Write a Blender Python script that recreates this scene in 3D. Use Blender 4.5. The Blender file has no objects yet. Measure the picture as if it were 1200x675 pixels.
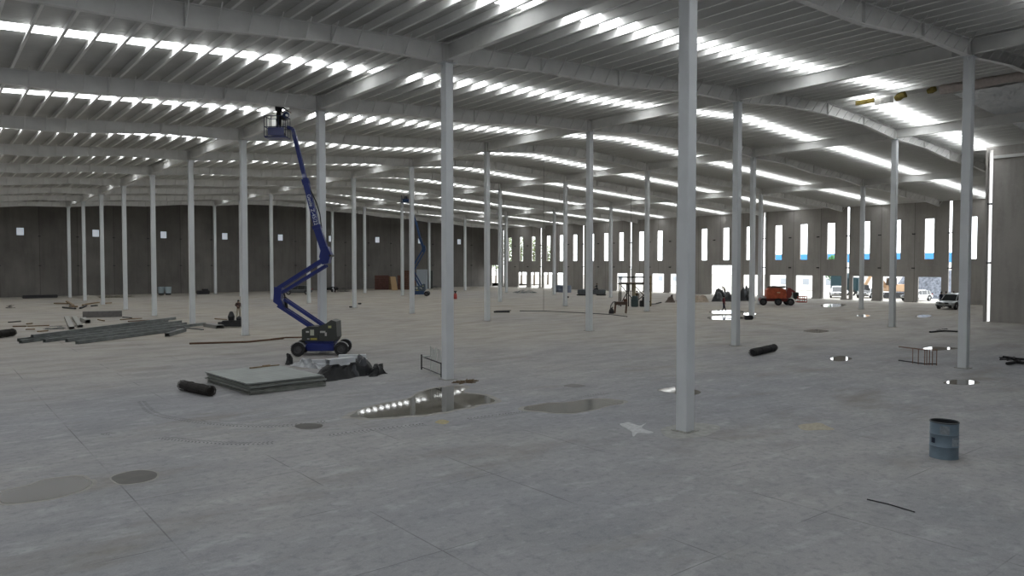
import bpy, math, random
from mathutils import Vector, Matrix, noise

# ------------------------------------------------------------------ scene, camera, light
S = bpy.context.scene
COL = S.collection
S.view_settings.view_transform = 'Standard'
S.view_settings.look = 'None'
S.view_settings.gamma = 1.0
S.view_settings.use_curve_mapping = False
S.view_settings.exposure = 0.06

F = 862.0                      # focal length in pixels for a 1200 px wide frame
PITCH = 0.032
YAW = 0.6798                   # view direction, measured from +Y towards +X
CAM = Vector((-17.015, -13.164, 4.76))
cy, sy = math.cos(YAW), math.sin(YAW)
RIGHT = Vector((cy, -sy, 0)); FWD_H = Vector((sy, cy, 0)); UP = Vector((0, 0, 1))
FWD = FWD_H * math.cos(PITCH) - UP * math.sin(PITCH)
UPC = UP * math.cos(PITCH) + FWD_H * math.sin(PITCH)
cd = bpy.data.cameras.new('camera'); cam = bpy.data.objects.new('camera', cd); COL.objects.link(cam)
cd.sensor_width = 36.0; cd.lens = F / 1200 * 36.0; cd.clip_end = 2000
R = Matrix((RIGHT, UPC, -FWD)).transposed().to_4x4()
cam.matrix_world = Matrix.Translation(CAM) @ R
S.camera = cam

W = bpy.data.worlds.new('overcast_sky'); S.world = W; W.use_nodes = True
wn = W.node_tree; wn.nodes.clear()
wo = wn.nodes.new('ShaderNodeOutputWorld'); wb = wn.nodes.new('ShaderNodeBackground')
wb.inputs[0].default_value = (0.93, 0.97, 1.0, 1); wb.inputs[1].default_value = 4.0
wn.links.new(wb.outputs[0], wo.inputs[0])
SKYLIGHT_STRENGTH = 6.6

def ray(x, y):
    return FWD + RIGHT * ((x - 600) / F) + UPC * ((337.5 - y) / F)
def fl(x, y, z=0.0):                       # pixel of the photograph to a point at height z
    r = ray(x, y); return CAM + r * ((z - CAM.z) / r.z)
def on(x, y, base):                        # pixel to a point in the upright plane through base, facing the view
    r = ray(x, y); t = (base - CAM).dot(FWD_H) / r.dot(FWD_H); return CAM + r * t

# ------------------------------------------------------------------ materials
MATS = {}
def mat(name, col, rough=0.6, metal=0.0, var=0.0, scale=4.0, bump=0.0, col2=None, emit=None, spec=0.5, coat=0.0):
    if name in MATS: return MATS[name]
    m = bpy.data.materials.new(name); m.use_nodes = True; MATS[name] = m
    nt = m.node_tree; b = nt.nodes['Principled BSDF']
    b.inputs['Base Color'].default_value = (*col, 1); b.inputs['Roughness'].default_value = rough
    b.inputs['Metallic'].default_value = metal
    b.inputs['Specular IOR Level'].default_value = spec
    b.inputs['Coat Weight'].default_value = coat
    if var or bump:
        tc = nt.nodes.new('ShaderNodeTexCoord'); n = nt.nodes.new('ShaderNodeTexNoise')
        n.inputs['Scale'].default_value = scale; n.inputs['Detail'].default_value = 6
        nt.links.new(tc.outputs['Object'], n.inputs['Vector'])
        if var:
            mx = nt.nodes.new('ShaderNodeMix'); mx.data_type = 'RGBA'
            c2 = col2 or tuple(c * (1 - var) for c in col)
            mr = nt.nodes.new('ShaderNodeMapRange'); mr.inputs[1].default_value = .35; mr.inputs[2].default_value = .65
            nt.links.new(n.outputs[0], mr.inputs[0]); nt.links.new(mr.outputs[0], mx.inputs[0])
            mx.inputs[6].default_value = (*col, 1); mx.inputs[7].default_value = (*c2, 1)
            nt.links.new(mx.outputs[2], b.inputs['Base Color'])
        if bump:
            bp = nt.nodes.new('ShaderNodeBump'); bp.inputs['Strength'].default_value = bump
            nt.links.new(n.outputs[0], bp.inputs['Height']); nt.links.new(bp.outputs[0], b.inputs['Normal'])
    if emit:
        b.inputs['Emission Color'].default_value = (*emit[0], 1); b.inputs['Emission Strength'].default_value = emit[1]
    return m

def nd(nt, typ, **kw):
    n = nt.nodes.new(typ)
    for k, v in kw.items(): setattr(n, k, v)
    return n
def mth(nt, op, a, b=None, c=None):
    n = nt.nodes.new('ShaderNodeMath'); n.operation = op
    for i, v in enumerate((a, b, c)):
        if v is None: continue
        if isinstance(v, (int, float)): n.inputs[i].default_value = v
        else: nt.links.new(v, n.inputs[i])
    return n.outputs[0]
def mixc(nt, fac, a, b):
    n = nt.nodes.new('ShaderNodeMix'); n.data_type = 'RGBA'
    if isinstance(fac, (int, float)): n.inputs[0].default_value = fac
    else: nt.links.new(fac, n.inputs[0])
    for i, v in ((6, a), (7, b)):
        if isinstance(v, tuple): n.inputs[i].default_value = (*v, 1)
        else: nt.links.new(v, n.inputs[i])
    return n.outputs[2]
def ntex(nt, vec, scale, detail=5, rough=.55, mapscale=None):
    if mapscale:
        mp = nt.nodes.new('ShaderNodeMapping'); mp.inputs['Scale'].default_value = mapscale
        nt.links.new(vec, mp.inputs[0]); vec = mp.outputs[0]
    n = nt.nodes.new('ShaderNodeTexNoise'); n.inputs['Scale'].default_value = scale
    n.inputs['Detail'].default_value = detail; n.inputs['Roughness'].default_value = rough
    nt.links.new(vec, n.inputs['Vector']); return n.outputs[0]
def rng(nt, v, a, b, c=0.0, d=1.0):
    n = nt.nodes.new('ShaderNodeMapRange'); nt.links.new(v, n.inputs[0])
    for i, q in enumerate((a, b, c, d)): n.inputs[i + 1].default_value = q
    return n.outputs[0]

def floor_material():
    m = bpy.data.materials.new('dusty_concrete_slab'); m.use_nodes = True; nt = m.node_tree
    b = nt.nodes['Principled BSDF']
    tc = nd(nt, 'ShaderNodeTexCoord'); P = tc.outputs['Object']
    sep = nd(nt, 'ShaderNodeSeparateXYZ'); nt.links.new(P, sep.inputs[0])
    big = ntex(nt, P, .10, 4); mid = ntex(nt, P, .55, 6, .6, (.6, 1.4, 1)); fine = ntex(nt, P, 5.0, 6, .65)
    streak = ntex(nt, P, 1.1, 5, .6, (.8, 1.7, 1)); tiny = ntex(nt, P, 28, 3, .7)
    c = mixc(nt, rng(nt, big, .38, .62), (.255, .260, .278), (.312, .308, .304))
    c = mixc(nt, mth(nt, 'MULTIPLY', rng(nt, mid, .45, .75), .5), c, (.18, .19, .205))
    c = mixc(nt, mth(nt, 'MULTIPLY', rng(nt, streak, .56, .80), .45), c, (.55, .56, .57))
    c = mixc(nt, mth(nt, 'MULTIPLY', rng(nt, streak, .46, .22), .35), c, (.18, .19, .21))
    c = mixc(nt, mth(nt, 'MULTIPLY', rng(nt, fine, .50, .68), .55), c, (.15, .16, .175))
    speck = ntex(nt, P, 2.3, 6, .75, (1, 1.5, 1))
    c = mixc(nt, mth(nt, 'MULTIPLY', rng(nt, speck, .55, .72), .55), c, (.40, .41, .415))
    c = mixc(nt, mth(nt, 'MULTIPLY', rng(nt, speck, .46, .30), .45), c, (.17, .18, .195))
    c = mixc(nt, mth(nt, 'MULTIPLY', rng(nt, tiny, .5, .72), .35), c, (.42, .42, .41))
    # warm construction dust further into the hall and along the traffic lanes
    dust = ntex(nt, P, .045, 4, .6)
    depth = rng(nt, mth(nt, 'ADD', mth(nt, 'MULTIPLY', sep.outputs[0], .4), sep.outputs[1]), 7, 38)
    dm = mth(nt, 'MULTIPLY', depth, rng(nt, dust, .32, .6, .55, 1.0))
    dustc = mixc(nt, rng(nt, mid, .35, .65), (.43, .385, .305), (.34, .305, .245))
    c = mixc(nt, mth(nt, 'MULTIPLY', dm, .75), c, dustc)
    stain = ntex(nt, P, .16, 5, .65, (1, 2.2, 1))
    c = mixc(nt, mth(nt, 'MULTIPLY', rng(nt, stain, .55, .68), .5), c, (.19, .17, .14))
    # saw-cut joints
    def joint(comp, pitch, off, w):
        q = mth(nt, 'FRACT', mth(nt, 'ADD', mth(nt, 'DIVIDE', mth(nt, 'SUBTRACT', comp, off), pitch), 100.5))
        return mth(nt, 'LESS_THAN', mth(nt, 'ABSOLUTE', mth(nt, 'SUBTRACT', q, .5)), w / pitch)
    j = mth(nt, 'MAXIMUM', joint(sep.outputs[0], 3.387, -.15, .013), joint(sep.outputs[1], 3.03, 0.0, .011))
    jm = ntex(nt, P, .33, 2)
    j = mth(nt, 'MULTIPLY', j, rng(nt, jm, .48, .58, .06, .7))
    c = mixc(nt, j, c, (.10, .10, .105))
    nt.links.new(c, b.inputs['Base Color'])
    nt.links.new(rng(nt, mid, .3, .7, .62, .9), b.inputs['Roughness'])
    b.inputs['Specular IOR Level'].default_value = .35
    bp = nd(nt, 'ShaderNodeBump'); bp.inputs['Strength'].default_value = .25; bp.inputs['Distance'].default_value = .02
    nt.links.new(fine, bp.inputs['Height']); nt.links.new(bp.outputs[0], b.inputs['Normal'])
    return m

def wall_material(name, c1, c2, axis, pitch, off):
    m = bpy.data.materials.new(name); m.use_nodes = True; nt = m.node_tree; b = nt.nodes['Principled BSDF']
    tc = nd(nt, 'ShaderNodeTexCoord'); P = tc.outputs['Object']
    sep = nd(nt, 'ShaderNodeSeparateXYZ'); nt.links.new(P, sep.inputs[0]); comp = sep.outputs[axis]
    big = ntex(nt, P, .25, 5); streak = ntex(nt, P, .9, 5, .6, (1.8, 1.8, .22)); fine = ntex(nt, P, 3.0, 6, .7)
    cell = mth(nt, 'FLOOR', mth(nt, 'DIVIDE', mth(nt, 'SUBTRACT', comp, off), pitch))
    wn_ = nd(nt, 'ShaderNodeTexWhiteNoise', noise_dimensions='1D'); nt.links.new(cell, wn_.inputs['W'])
    c = mixc(nt, rng(nt, big, .35, .65), c1, c2)
    c = mixc(nt, mth(nt, 'MULTIPLY', rng(nt, streak, .45, .75), .45), c, tuple(q * .62 for q in c1))
    c = mixc(nt, mth(nt, 'MULTIPLY', rng(nt, fine, .5, .72), .35), c, tuple(q * 1.35 for q in c1))
    c = mixc(nt, mth(nt, 'MULTIPLY', wn_.outputs[0], .35), c, tuple(q * .6 for q in c1))
    q = mth(nt, 'FRACT', mth(nt, 'ADD', mth(nt, 'DIVIDE', mth(nt, 'SUBTRACT', comp, off), pitch), 100.5))
    j = mth(nt, 'LESS_THAN', mth(nt, 'ABSOLUTE', mth(nt, 'SUBTRACT', q, .5)), .04 / pitch)
    c = mixc(nt, mth(nt, 'MULTIPLY', j, .6), c, tuple(q * .35 for q in c1))
    nt.links.new(c, b.inputs['Base Color']); b.inputs['Roughness'].default_value = .9
    bp = nd(nt, 'ShaderNodeBump'); bp.inputs['Strength'].default_value = .3; bp.inputs['Distance'].default_value = .02
    nt.links.new(fine, bp.inputs['Height']); nt.links.new(bp.outputs[0], b.inputs['Normal'])
    return m

def deck_material():
    m = bpy.data.materials.new('ribbed_roof_sheet'); m.use_nodes = True; nt = m.node_tree; b = nt.nodes['Principled BSDF']
    tc = nd(nt, 'ShaderNodeTexCoord'); P = tc.outputs['Object']
    sep = nd(nt, 'ShaderNodeSeparateXYZ'); nt.links.new(P, sep.inputs[0])
    q = mth(nt, 'FRACT', mth(nt, 'MULTIPLY', mth(nt, 'ADD', sep.outputs[1], 100), 1 / .3))
    rib = rng(nt, mth(nt, 'ABSOLUTE', mth(nt, 'SUBTRACT', q, .5)), .0, .14, 1, 0)
    n = ntex(nt, P, .4, 4)
    nt.links.new(mixc(nt, rng(nt, n, .35, .65), (.60, .60, .585), (.50, .50, .485)), b.inputs['Base Color'])
    b.inputs['Roughness'].default_value = .5; b.inputs['Metallic'].default_value = .1
    bp = nd(nt, 'ShaderNodeBump'); bp.inputs['Strength'].default_value = .7; bp.inputs['Distance'].default_value = .04
    nt.links.new(rib, bp.inputs['Height']); nt.links.new(bp.outputs[0], b.inputs['Normal'])
    return m

M_FLOOR = floor_material(); M_DECK = deck_material()
M_STEEL = mat('white_painted_steel', (.80, .80, .785), .45, var=.12, scale=1.2)
M_COLUMN = mat('white_painted_column_steel', (.70, .73, .75), .42, var=.08, scale=.8)
M_PURLIN = mat('pregalvanized_purlin', (.84, .84, .82), .45)
M_BLACK = mat('black_rubber', (.018, .018, .02), .8, bump=.2, scale=30)
M_DARK = mat('dark_metal', (.035, .035, .038), .5, .4)
M_RUST = mat('rusty_steel', (.16, .085, .05), .8, .2, var=.4, scale=20)
M_WOOD = mat('weathered_timber', (.27, .19, .115), .85, var=.35, scale=9)
M_SKYLIGHT = mat('translucent_roof_sheet', (.85, .88, .9), .6, emit=((.96, .98, 1.0), SKYLIGHT_STRENGTH))

# ------------------------------------------------------------------ mesh helpers
class MB:
    def __init__(s): s.v = []; s.f = []; s.mi = []; s.cur = 0
    def add(s, vs, fs, M=None):
        o = len(s.v)
        for q in vs:
            q = Vector(q); s.v.append(M @ q if M else q)
        for f in fs: s.f.append([i + o for i in f]); s.mi.append(s.cur)
        return s
    def box(s, c, d, M=None, taper=1.0):
        x, y, z = (q / 2 for q in d); cx, cy_, cz = c
        vs = [(cx + a * x * (taper if e > 0 else 1), cy_ + b * y * (taper if e > 0 else 1), cz + e * z) for a in (-1, 1) for b in (-1, 1) for e in (-1, 1)]
        return s.add(vs, [(0, 1, 3, 2), (4, 6, 7, 5), (0, 4, 5, 1), (2, 3, 7, 6), (0, 2, 6, 4), (1, 5, 7, 3)], M)
    def bbox(s, c, d, bev=.02, M=None):      # box with chamfered vertical and horizontal edges
        import bmesh
        bm = bmesh.new(); bmesh.ops.create_cube(bm, size=1)
        for q in bm.verts: q.co = Vector((q.co.x * d[0] + c[0], q.co.y * d[1] + c[1], q.co.z * d[2] + c[2]))
        bmesh.ops.bevel(bm, geom=bm.edges[:] , offset=bev, segments=2, affect='EDGES')
        vs = [q.co.copy() for q in bm.verts]; bm.verts.index_update()
        fs = [[q.index for q in f.verts] for f in bm.faces]; bm.free()
        return s.add(vs, fs, M)
    def bar(s, p, q, w, h, up=(0, 0, 1), w2=None, h2=None):
        p, q = Vector(p), Vector(q); d = (q - p).normalized(); up = Vector(up)
        if abs(d.dot(up)) > .98: up = Vector((0, 1, 0))
        r = d.cross(up).normalized(); u = r.cross(d)
        w2 = w2 or w; h2 = h2 or h; vs = []
        for o, ww, hh in ((p, w, h), (q, w2, h2)):
            for a, b in ((-1, -1), (1, -1), (1, 1), (-1, 1)): vs.append(o + r * a * ww / 2 + u * b * hh / 2)
        return s.add(vs, [(3, 2, 1, 0), (4, 5, 6, 7), (0, 1, 5, 4), (1, 2, 6, 5), (2, 3, 7, 6), (3, 0, 4, 7)])
    def tube(s, pts, r, n=8, cap=True):
        pts = [Vector(p) for p in pts]; rs = r if isinstance(r, (list, tuple)) else [r] * len(pts)
        vs = []; prev = None
        for i, p in enumerate(pts):
            d = (pts[min(i + 1, len(pts) - 1)] - pts[max(i - 1, 0)]).normalized()
            if prev is None:
                a = Vector((0, 0, 1)) if abs(d.z) < .9 else Vector((1, 0, 0))
            else: a = prev
            a = (a - d * a.dot(d)).normalized(); prev = a; b = d.cross(a)
            for k in range(n):
                t = 2 * math.pi * k / n; vs.append(p + (a * math.cos(t) + b * math.sin(t)) * rs[i])
        fs = [(i * n + k, i * n + (k + 1) % n, (i + 1) * n + (k + 1) % n, (i + 1) * n + k) for i in range(len(pts) - 1) for k in range(n)]
        if cap: fs += [list(range(n))[::-1], [(len(pts) - 1) * n + k for k in range(n)]]
        return s.add(vs, fs)
    def lathe(s, prof, n=24, M=None):         # profile (r, z) about z
        vs = [(r * math.cos(2 * math.pi * k / n), r * math.sin(2 * math.pi * k / n), z) for r, z in prof for k in range(n)]
        fs = [(i * n + k, i * n + (k + 1) % n, (i + 1) * n + (k + 1) % n, (i + 1) * n + k) for i in range(len(prof) - 1) for k in range(n)]
        return s.add(vs, fs, M)
    def prism(s, poly, y0, y1, M=None):       # polygon in x,z extruded along y
        n = len(poly)
        vs = [(x, y0, z) for x, z in poly] + [(x, y1, z) for x, z in poly]
        fs = [(i, (i + 1) % n, n + (i + 1) % n, n + i) for i in range(n)] + [list(range(n))[::-1], list(range(n, 2 * n))]
        return s.add(vs, fs, M)
    def loft(s, rings, cap=True, closed=True):
        n = len(rings[0]); vs = [p for r in rings for p in r]
        m = n if closed else n - 1
        fs = [(i * n + k, i * n + (k + 1) % n, (i + 1) * n + (k + 1) % n, (i + 1) * n + k) for i in range(len(rings) - 1) for k in range(m)]
        if cap: fs += [list(range(n))[::-1], [(len(rings) - 1) * n + k for k in range(n)]]
        return s.add(vs, fs)
    def mesh(s, name, mats, smooth=False):
        me = bpy.data.meshes.new(name); me.from_pydata([tuple(q) for q in s.v], [], s.f)
        if not isinstance(mats, (list, tuple)): mats = [mats]
        for q in mats: me.materials.append(q)
        if len(mats) > 1: me.polygons.foreach_set('material_index', s.mi)
        me.update()
        import bmesh
        bm = bmesh.new(); bm.from_mesh(me); bmesh.ops.recalc_face_normals(bm, faces=bm.faces[:]); bm.to_mesh(me); bm.free()
        if smooth:
            me.polygons.foreach_set('use_smooth', [True] * len(me.polygons))
            try: me.set_sharp_from_angle(angle=math.radians(40))
            except Exception: pass
        return me
    def build(s, name, mats, parent=None, loc=None, rz=0, smooth=False):
        return link(name, s.mesh(name, mats, smooth), parent, loc, rz)

def link(name, me, parent=None, loc=None, rz=0):
    o = bpy.data.objects.new(name, me); COL.objects.link(o)
    if parent is not None: o.parent = parent
    if loc is not None: o.location = loc
    if rz: o.rotation_euler.z = rz
    return o
def tag(o, label, cat, group=None, kind=None):
    o['label'] = label; o['category'] = cat
    if group: o['group'] = group
    if kind: o['kind'] = kind
    return o
def thing(name, label, cat, loc=(0, 0, 0), rz=0, group=None):
    o = bpy.data.objects.new(name, None); COL.objects.link(o); o.empty_display_size = .3
    o.location = loc; o.rotation_euler.z = rz
    return tag(o, label, cat, group)
def struct(o, label=None):
    o['kind'] = 'structure'
    if label: o['label'] = label
    return o
def copy_tree(o, parent=None):
    c = o.copy(); COL.objects.link(c); c.parent = parent
    for ch in list(o.children): copy_tree(ch, c)
    return c

# ------------------------------------------------------------------ hall geometry
PX, PY = 20.32, 12.12                      # column grid
XW, YL = 80.5, 115.8                       # inner faces of the right-hand and the far left wall
XN = 51.95                                 # nearer length of wall at the right edge
YN = 9.5
XS, YS = -40.64, -36.4                     # sides behind the camera
RIDGE = 1.5 * PX
def T(x): return 15.55 - .0585 * abs(x - RIDGE)     # top of the rafters
PUR = .36
def deckz(x): return T(x) + PUR
ROWS = range(-3, 10)
COLS = range(-2, 4)

# floor (a slab with its edge at the wall foot) and the dusty yard outside
MB().box(((XS + XW) / 2, (YS + YL) / 2, -.15), (XW - XS + .6, YL - YS + .6, .3)).build('floor', M_FLOOR)
struct(bpy.data.objects['floor'], 'dusty grey concrete slab with saw-cut joints')
M_YARD = mat('pale_yard_dust', (.50, .47, .42), .95, var=.25, scale=.15)
yb = MB()
yb.box((XW + .3 + 110, 40, -.2), (220, 400, .3)); yb.box((20, YL + .3 + 60, -.2), (160, 120, .3))
struct(yb.build('ground', M_YARD), 'pale dusty yard outside the openings')

# walls -------------------------------------------------------------
def wall_grid(name, m, axis, c, thick, a0, a1, top, holes, extra_breaks=()):
    """upright wall, panels with rectangular holes; axis 'x' = runs along x at y=c, 'y' = runs along y at x=c"""
    As = sorted({a0, a1, *[h[0] for h in holes], *[h[1] for h in holes], *extra_breaks})
    zs = sorted({-.3, *[h[2] for h in holes], *[h[3] for h in holes]})
    b = MB()
    def pt(a, d, z): return (a, c + d, z) if axis == 'x' else (c + d, a, z)
    Z = lambda a, k: zs[k] if k < len(zs) else (top(a) if callable(top) else top)
    solid = {}
    for i in range(len(As) - 1):
        for k in range(len(zs)):
            am = (As[i] + As[i + 1]) / 2; z0 = zs[k]; z1 = Z(am, k + 1); zm = (z0 + z1) / 2
            solid[i, k] = not any(h[0] < am < h[1] and h[2] < zm < h[3] for h in holes)
    NK = len(zs)
    for (i, k), so in solid.items():
        if not so: continue
        A, B = As[i], As[i + 1]; z0 = zs[k]; zA, zB = Z(A, k + 1), Z(B, k + 1)
        for d in (0, thick):
            b.add([pt(A, d, z0), pt(B, d, z0), pt(B, d, zB), pt(A, d, zA)], [(0, 1, 2, 3)])
        def side(q): return not solid.get(q, False)
        if side((i - 1, k)): b.add([pt(A, 0, z0), pt(A, thick, z0), pt(A, thick, zA), pt(A, 0, zA)], [(0, 1, 2, 3)])
        if side((i + 1, k)): b.add([pt(B, 0, z0), pt(B, thick, z0), pt(B, thick, zB), pt(B, 0, zB)], [(0, 1, 2, 3)])
        if side((i, k - 1)): b.add([pt(A, 0, z0), pt(B, 0, z0), pt(B, thick, z0), pt(A, thick, z0)], [(0, 1, 2, 3)])
        if side((i, k + 1)): b.add([pt(A, 0, zA), pt(B, 0, zB), pt(B, thick, zB), pt(A, thick, zA)], [(0, 1, 2, 3)])
    o = b.build(name, m); return struct(o)

GAPS = [22.9 + 12.33 * i for i in range(8)]        # full-height slits between the panels
GAPS = [22.9, 35.5, 48.15, 61.2, 74.3, 86.1, 98.2, 110.4]
holes = []
for g in GAPS: holes.append((g - .17, g + .17, -1, 12.45))
bays = [(10.3, 22.9)] + [(GAPS[i], GAPS[i + 1]) for i in range(7)]
for lo, hi in bays:
    L = hi - lo
    for t in (.19, .505, .815):
        yc = lo + L * t; holes.append((yc - .54, yc + .54, 5.43, 10.42))
DOORS = [(117.0, 118.7, 0, 3.05), (111.9, 114.6, 0, 4.6), (102.72, 105.35, 0, 3.15), (98.85, 101.37, 0, 3.15), (94.87, 97.42, 0, 3.15),
         (91.3, 93.4, 0, 3.1), (75.1, 77.55, 0, 3.2), (71.47, 73.32, 0, 3.2), (66.89, 69.47, 0, 3.2), (63.3, 65.5, 0, 3.2),
         (53.4, 57.35, 0, 4.6), (49.1, 51.6, 0, 3.2), (44.57, 47.16, 0, 3.2), (40.53, 43.04, 0, 3.2), (36.37, 38.97, 0, 3.2),
         (32.24, 34.84, 0, 3.2), (28.16, 30.86, 0, 3.2), (23.85, 26.52, 0, 3.2)]
holes += DOORS
M_WR = wall_material('grey_precast_concrete', (.36, .345, .325), (.44, .42, .395), 1, 4.11, 22.9)
M_WL = wall_material('dark_precast_concrete', (.15, .143, .132), (.21, .20, .185), 0, 4.925, -2.85)
wall_grid('wall_right', M_WR, 'y', XW, .2, YN + .1, YL + .2, 12.95, holes)
bpy.data.objects['wall_right']['label'] = 'grey precast concrete wall with slot windows and door openings'
WL = [(-5.2 + 9.75 * i) for i in range(-3, 9)]
hl = [(x - .46, x + .46, 9.03, 10.13) for x in WL if XS < x < 78]
wall_grid('wall_left', M_WL, 'x', YL, .2, XS, XW + .2, lambda a: T(a) + .2, hl, (RIDGE,))
bpy.data.objects['wall_left']['label'] = 'dark concrete end wall with small square windows'
holes_n = [(YN - .26, YN, -1, 14.2)]
for g in (-3.0, -15.5, -28.0): holes_n.append((g - .17, g + .17, -1, 13.8))
wall_grid('wall_near', M_WR, 'y', XN, .2, YS, YN + .24, T(XN) + .2, holes_n)
bpy.data.objects['wall_near']['label'] = 'nearer grey concrete wall at the right edge'
wall_grid('wall_return', M_WR, 'x', YN + .12, .2, XN + .2, XW, lambda a: T(a) + .2, [])
struct(MB().box(((XN + XW) / 2, YN + .06, 7), (XW - XN, .05, 14)).build('slit_reflector', mat('white_reflector', (.82, .82, .82), .8)), 'added white sheet outside the wall step, brightening the slit')  # added white reflector, makes the slit in the nearer wall look bright
wall_grid('wall_back', M_WL, 'x', YS - .2, .2, XS, XN + .2, lambda a: T(a) + .2, [], (RIDGE,))
wall_grid('wall_side', M_WL, 'y', XS - .2, .2, YS, YL + .2, T(XS) + .2, [])
# frames of the small square windows
for i, x in enumerate([x for x in WL if XS < x < 78]):
    f = MB()
    for a, b_ in (((-.46, 0), (.46, 0)), ((-.46, 1.1), (.46, 1.1))): f.bar((a[0], 0, a[1]), (b_[0], 0, b_[1]), .06, .05)
    for q in (-.46, .46): f.bar((q, 0, 0), (q, 0, 1.1), .05, .06)
    o = struct(f.build('window_%d' % (i + 1), M_STEEL, loc=(x, YL + .1, 9.03)))
    g = MB().box((0, .0, .55), (.9, .012, 1.08)).build('pane', mat('milky_plastic_sheet', (.75, .82, .88), .4, emit=((.80, .88, 1.0), .32)), o)
# concrete kerb and eaves strip on the right-hand wall
kb = MB()
prev = 10.2
for d in sorted(DOORS):
    if d[0] - prev > .4: kb.box((XW - .12, (prev + d[0]) / 2, .08), (.24, d[0] - prev, .16))
    prev = d[1]
struct(kb.build('trim_1', M_WR), 'low concrete kerb along the right wall')
struct(MB().box((XW - .12, (YN + YL) / 2, 12.62), (.16, YL - YN - .5, .26)).build('trim_2', M_STEEL), 'white steel eaves strip on the right wall')
struct(MB().box((XN - .1, (YN - .3 + YS) / 2, T(XN) - .75), (.16, YN - .3 - YS, .24)).build('trim_3', M_STEEL), 'white steel strip on the nearer wall')

# roof deck with one strip of translucent sheet per bay -------------
SKW = .52
ROOFX = [XS, 0, PX, RIDGE, 2 * PX, XN, 3 * PX, XW]
edges = [YS]; strips = []
for n in range(1, 10):
    yc = (n + .5) * PY + .7
    if yc + SKW < YL: strips.append((yc - SKW, yc + SKW))
dk = MB()
bands = []; p = YS
for a, b_ in strips: bands.append((p, a)); p = b_
bands[0] = (-3.9, 4.0); bands.insert(1, (12.4, strips[0][0])); bands.append((p, YL))
def sheet(b, y0, y1, xs):
    for i in range(len(xs) - 1):
        x0, x1 = xs[i], xs[i + 1]
        b.add([(x0, y0, deckz(x0)), (x1, y0, deckz(x1)), (x1, y1, deckz(x1)), (x0, y1, deckz(x0)),
               (x0, y0, deckz(x0) + .05), (x1, y0, deckz(x1) + .05), (x1, y1, deckz(x1) + .05), (x0, y1, deckz(x0) + .05)],
              [(0, 1, 2, 3), (4, 5, 6, 7), (0, 1, 5, 4), (3, 2, 6, 7)])
def roof_part(b, y0, y1):
    if y1 <= YN: sheet(b, y0, y1, [x for x in ROOFX if x <= XN])
    elif y0 >= YN: sheet(b, y0, y1, ROOFX)
    else:
        sheet(b, y0, YN, [x for x in ROOFX if x <= XN]); sheet(b, YN, y1, ROOFX)
for y0, y1 in bands: roof_part(dk, y0, y1)
XB0 = [x for x in ROOFX if x <= PX]; XB1 = [x for x in ROOFX if PX <= x <= XN]
back = [(-17.0, -15.8), (-5.3, -4.1)]  # added out-of-view glowing strips that light the near columns from behind
q = YS
for a, c in back: sheet(dk, q, a, XB0); q = c
sheet(dk, q, -3.9, XB0); sheet(dk, YS, -3.9, XB1)
XL0 = [x for x in ROOFX if x <= RIDGE]; XL1 = [x for x in ROOFX if RIDGE <= x <= XN]; XL2 = [x for x in ROOFX if x >= XN]
SK0 = (7.35 - SKW, 7.35 + SKW); SK1 = (9.95 - .75, 9.95 + .75)
sheet(dk, 4.0, SK0[0], XL0); sheet(dk, SK0[1], 12.4, XL0)
sheet(dk, 4.0, SK1[0], XL1); sheet(dk, SK1[1], 12.4, XL1); sheet(dk, YN, 12.4, XL2)
struct(dk.build('ceiling', M_DECK), 'underside of the ribbed metal roof')
for i, (y0, y1, xs_) in enumerate([(a, c, XB0) for a, c in back] + [(*SK0, XL0), (*SK1, XL1)] + [(a, c, None) for a, c in strips]):  # starts with the added out-of-view strips, then the seen skylights
    b = MB()
    if xs_: sheet(b, y0, y1, xs_)
    else: roof_part(b, y0, y1)
    struct(b.build('window_%d' % (40 + i), M_SKYLIGHT), 'bright translucent skylight strip across the roof')

# ------------------------------------------------------------------ steel frame
ORD = ['first', 'second', 'third', 'fourth', 'fifth', 'sixth', 'seventh', 'eighth', 'ninth', 'tenth', 'eleventh', 'twelfth', 'thirteenth']
LINE = {-2: 'outermost left', -1: 'left outer', 0: 'left-hand', 1: 'second', 2: 'third', 3: 'fourth'}
def vis(p, pad=60):
    d = Vector(p) - CAM; z = d.dot(FWD)
    if z < .5: return False
    x = 600 + F * d.dot(RIGHT) / z; y = 337.5 - F * d.dot(UPC) / z
    return -pad < x < 1200 + pad and -pad < y < 675 + pad
DEPTH = [.78, .60, .80, .58, .78]

def col_mesh(h):
    b = MB(); w = .38 / 2; r = .035
    ring = []
    for cx_, cy_, a0 in ((w - r, w - r, 0), (-w + r, w - r, 90), (-w + r, -w + r, 180), (w - r, -w + r, 270)):
        for k in (0, 30, 60, 90):
            t = math.radians(a0 + k); ring.append((cx_ + r * math.cos(t), cy_ + r * math.sin(t)))
    b.loft([[(x, y, z) for x, y in ring] for z in (0, h - .3, h)])
    return b.mesh('steel_column', M_COLUMN)
plate_me = MB().box((0, 0, .012), (.56, .56, .024)).mesh('base_plate', mat('grout_grey', (.33, .33, .31), .9, var=.2))
capb = MB()
capb.box((0, 0, -.015), (.62, .5, .03))
for sx in (-1, 1):
    capb.add([(sx * .19, -.01, -.03), (sx * .31, -.01, -.03), (sx * .19, -.01, -.26), (sx * .19, .01, -.03), (sx * .31, .01, -.03), (sx * .19, .01, -.26)],
             [(0, 1, 2), (3, 4, 5), (0, 1, 4, 3), (1, 2, 5, 4), (0, 2, 5, 3)])
cap_me = capb.mesh('cap_plate', M_COLUMN)
tread = {}
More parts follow.
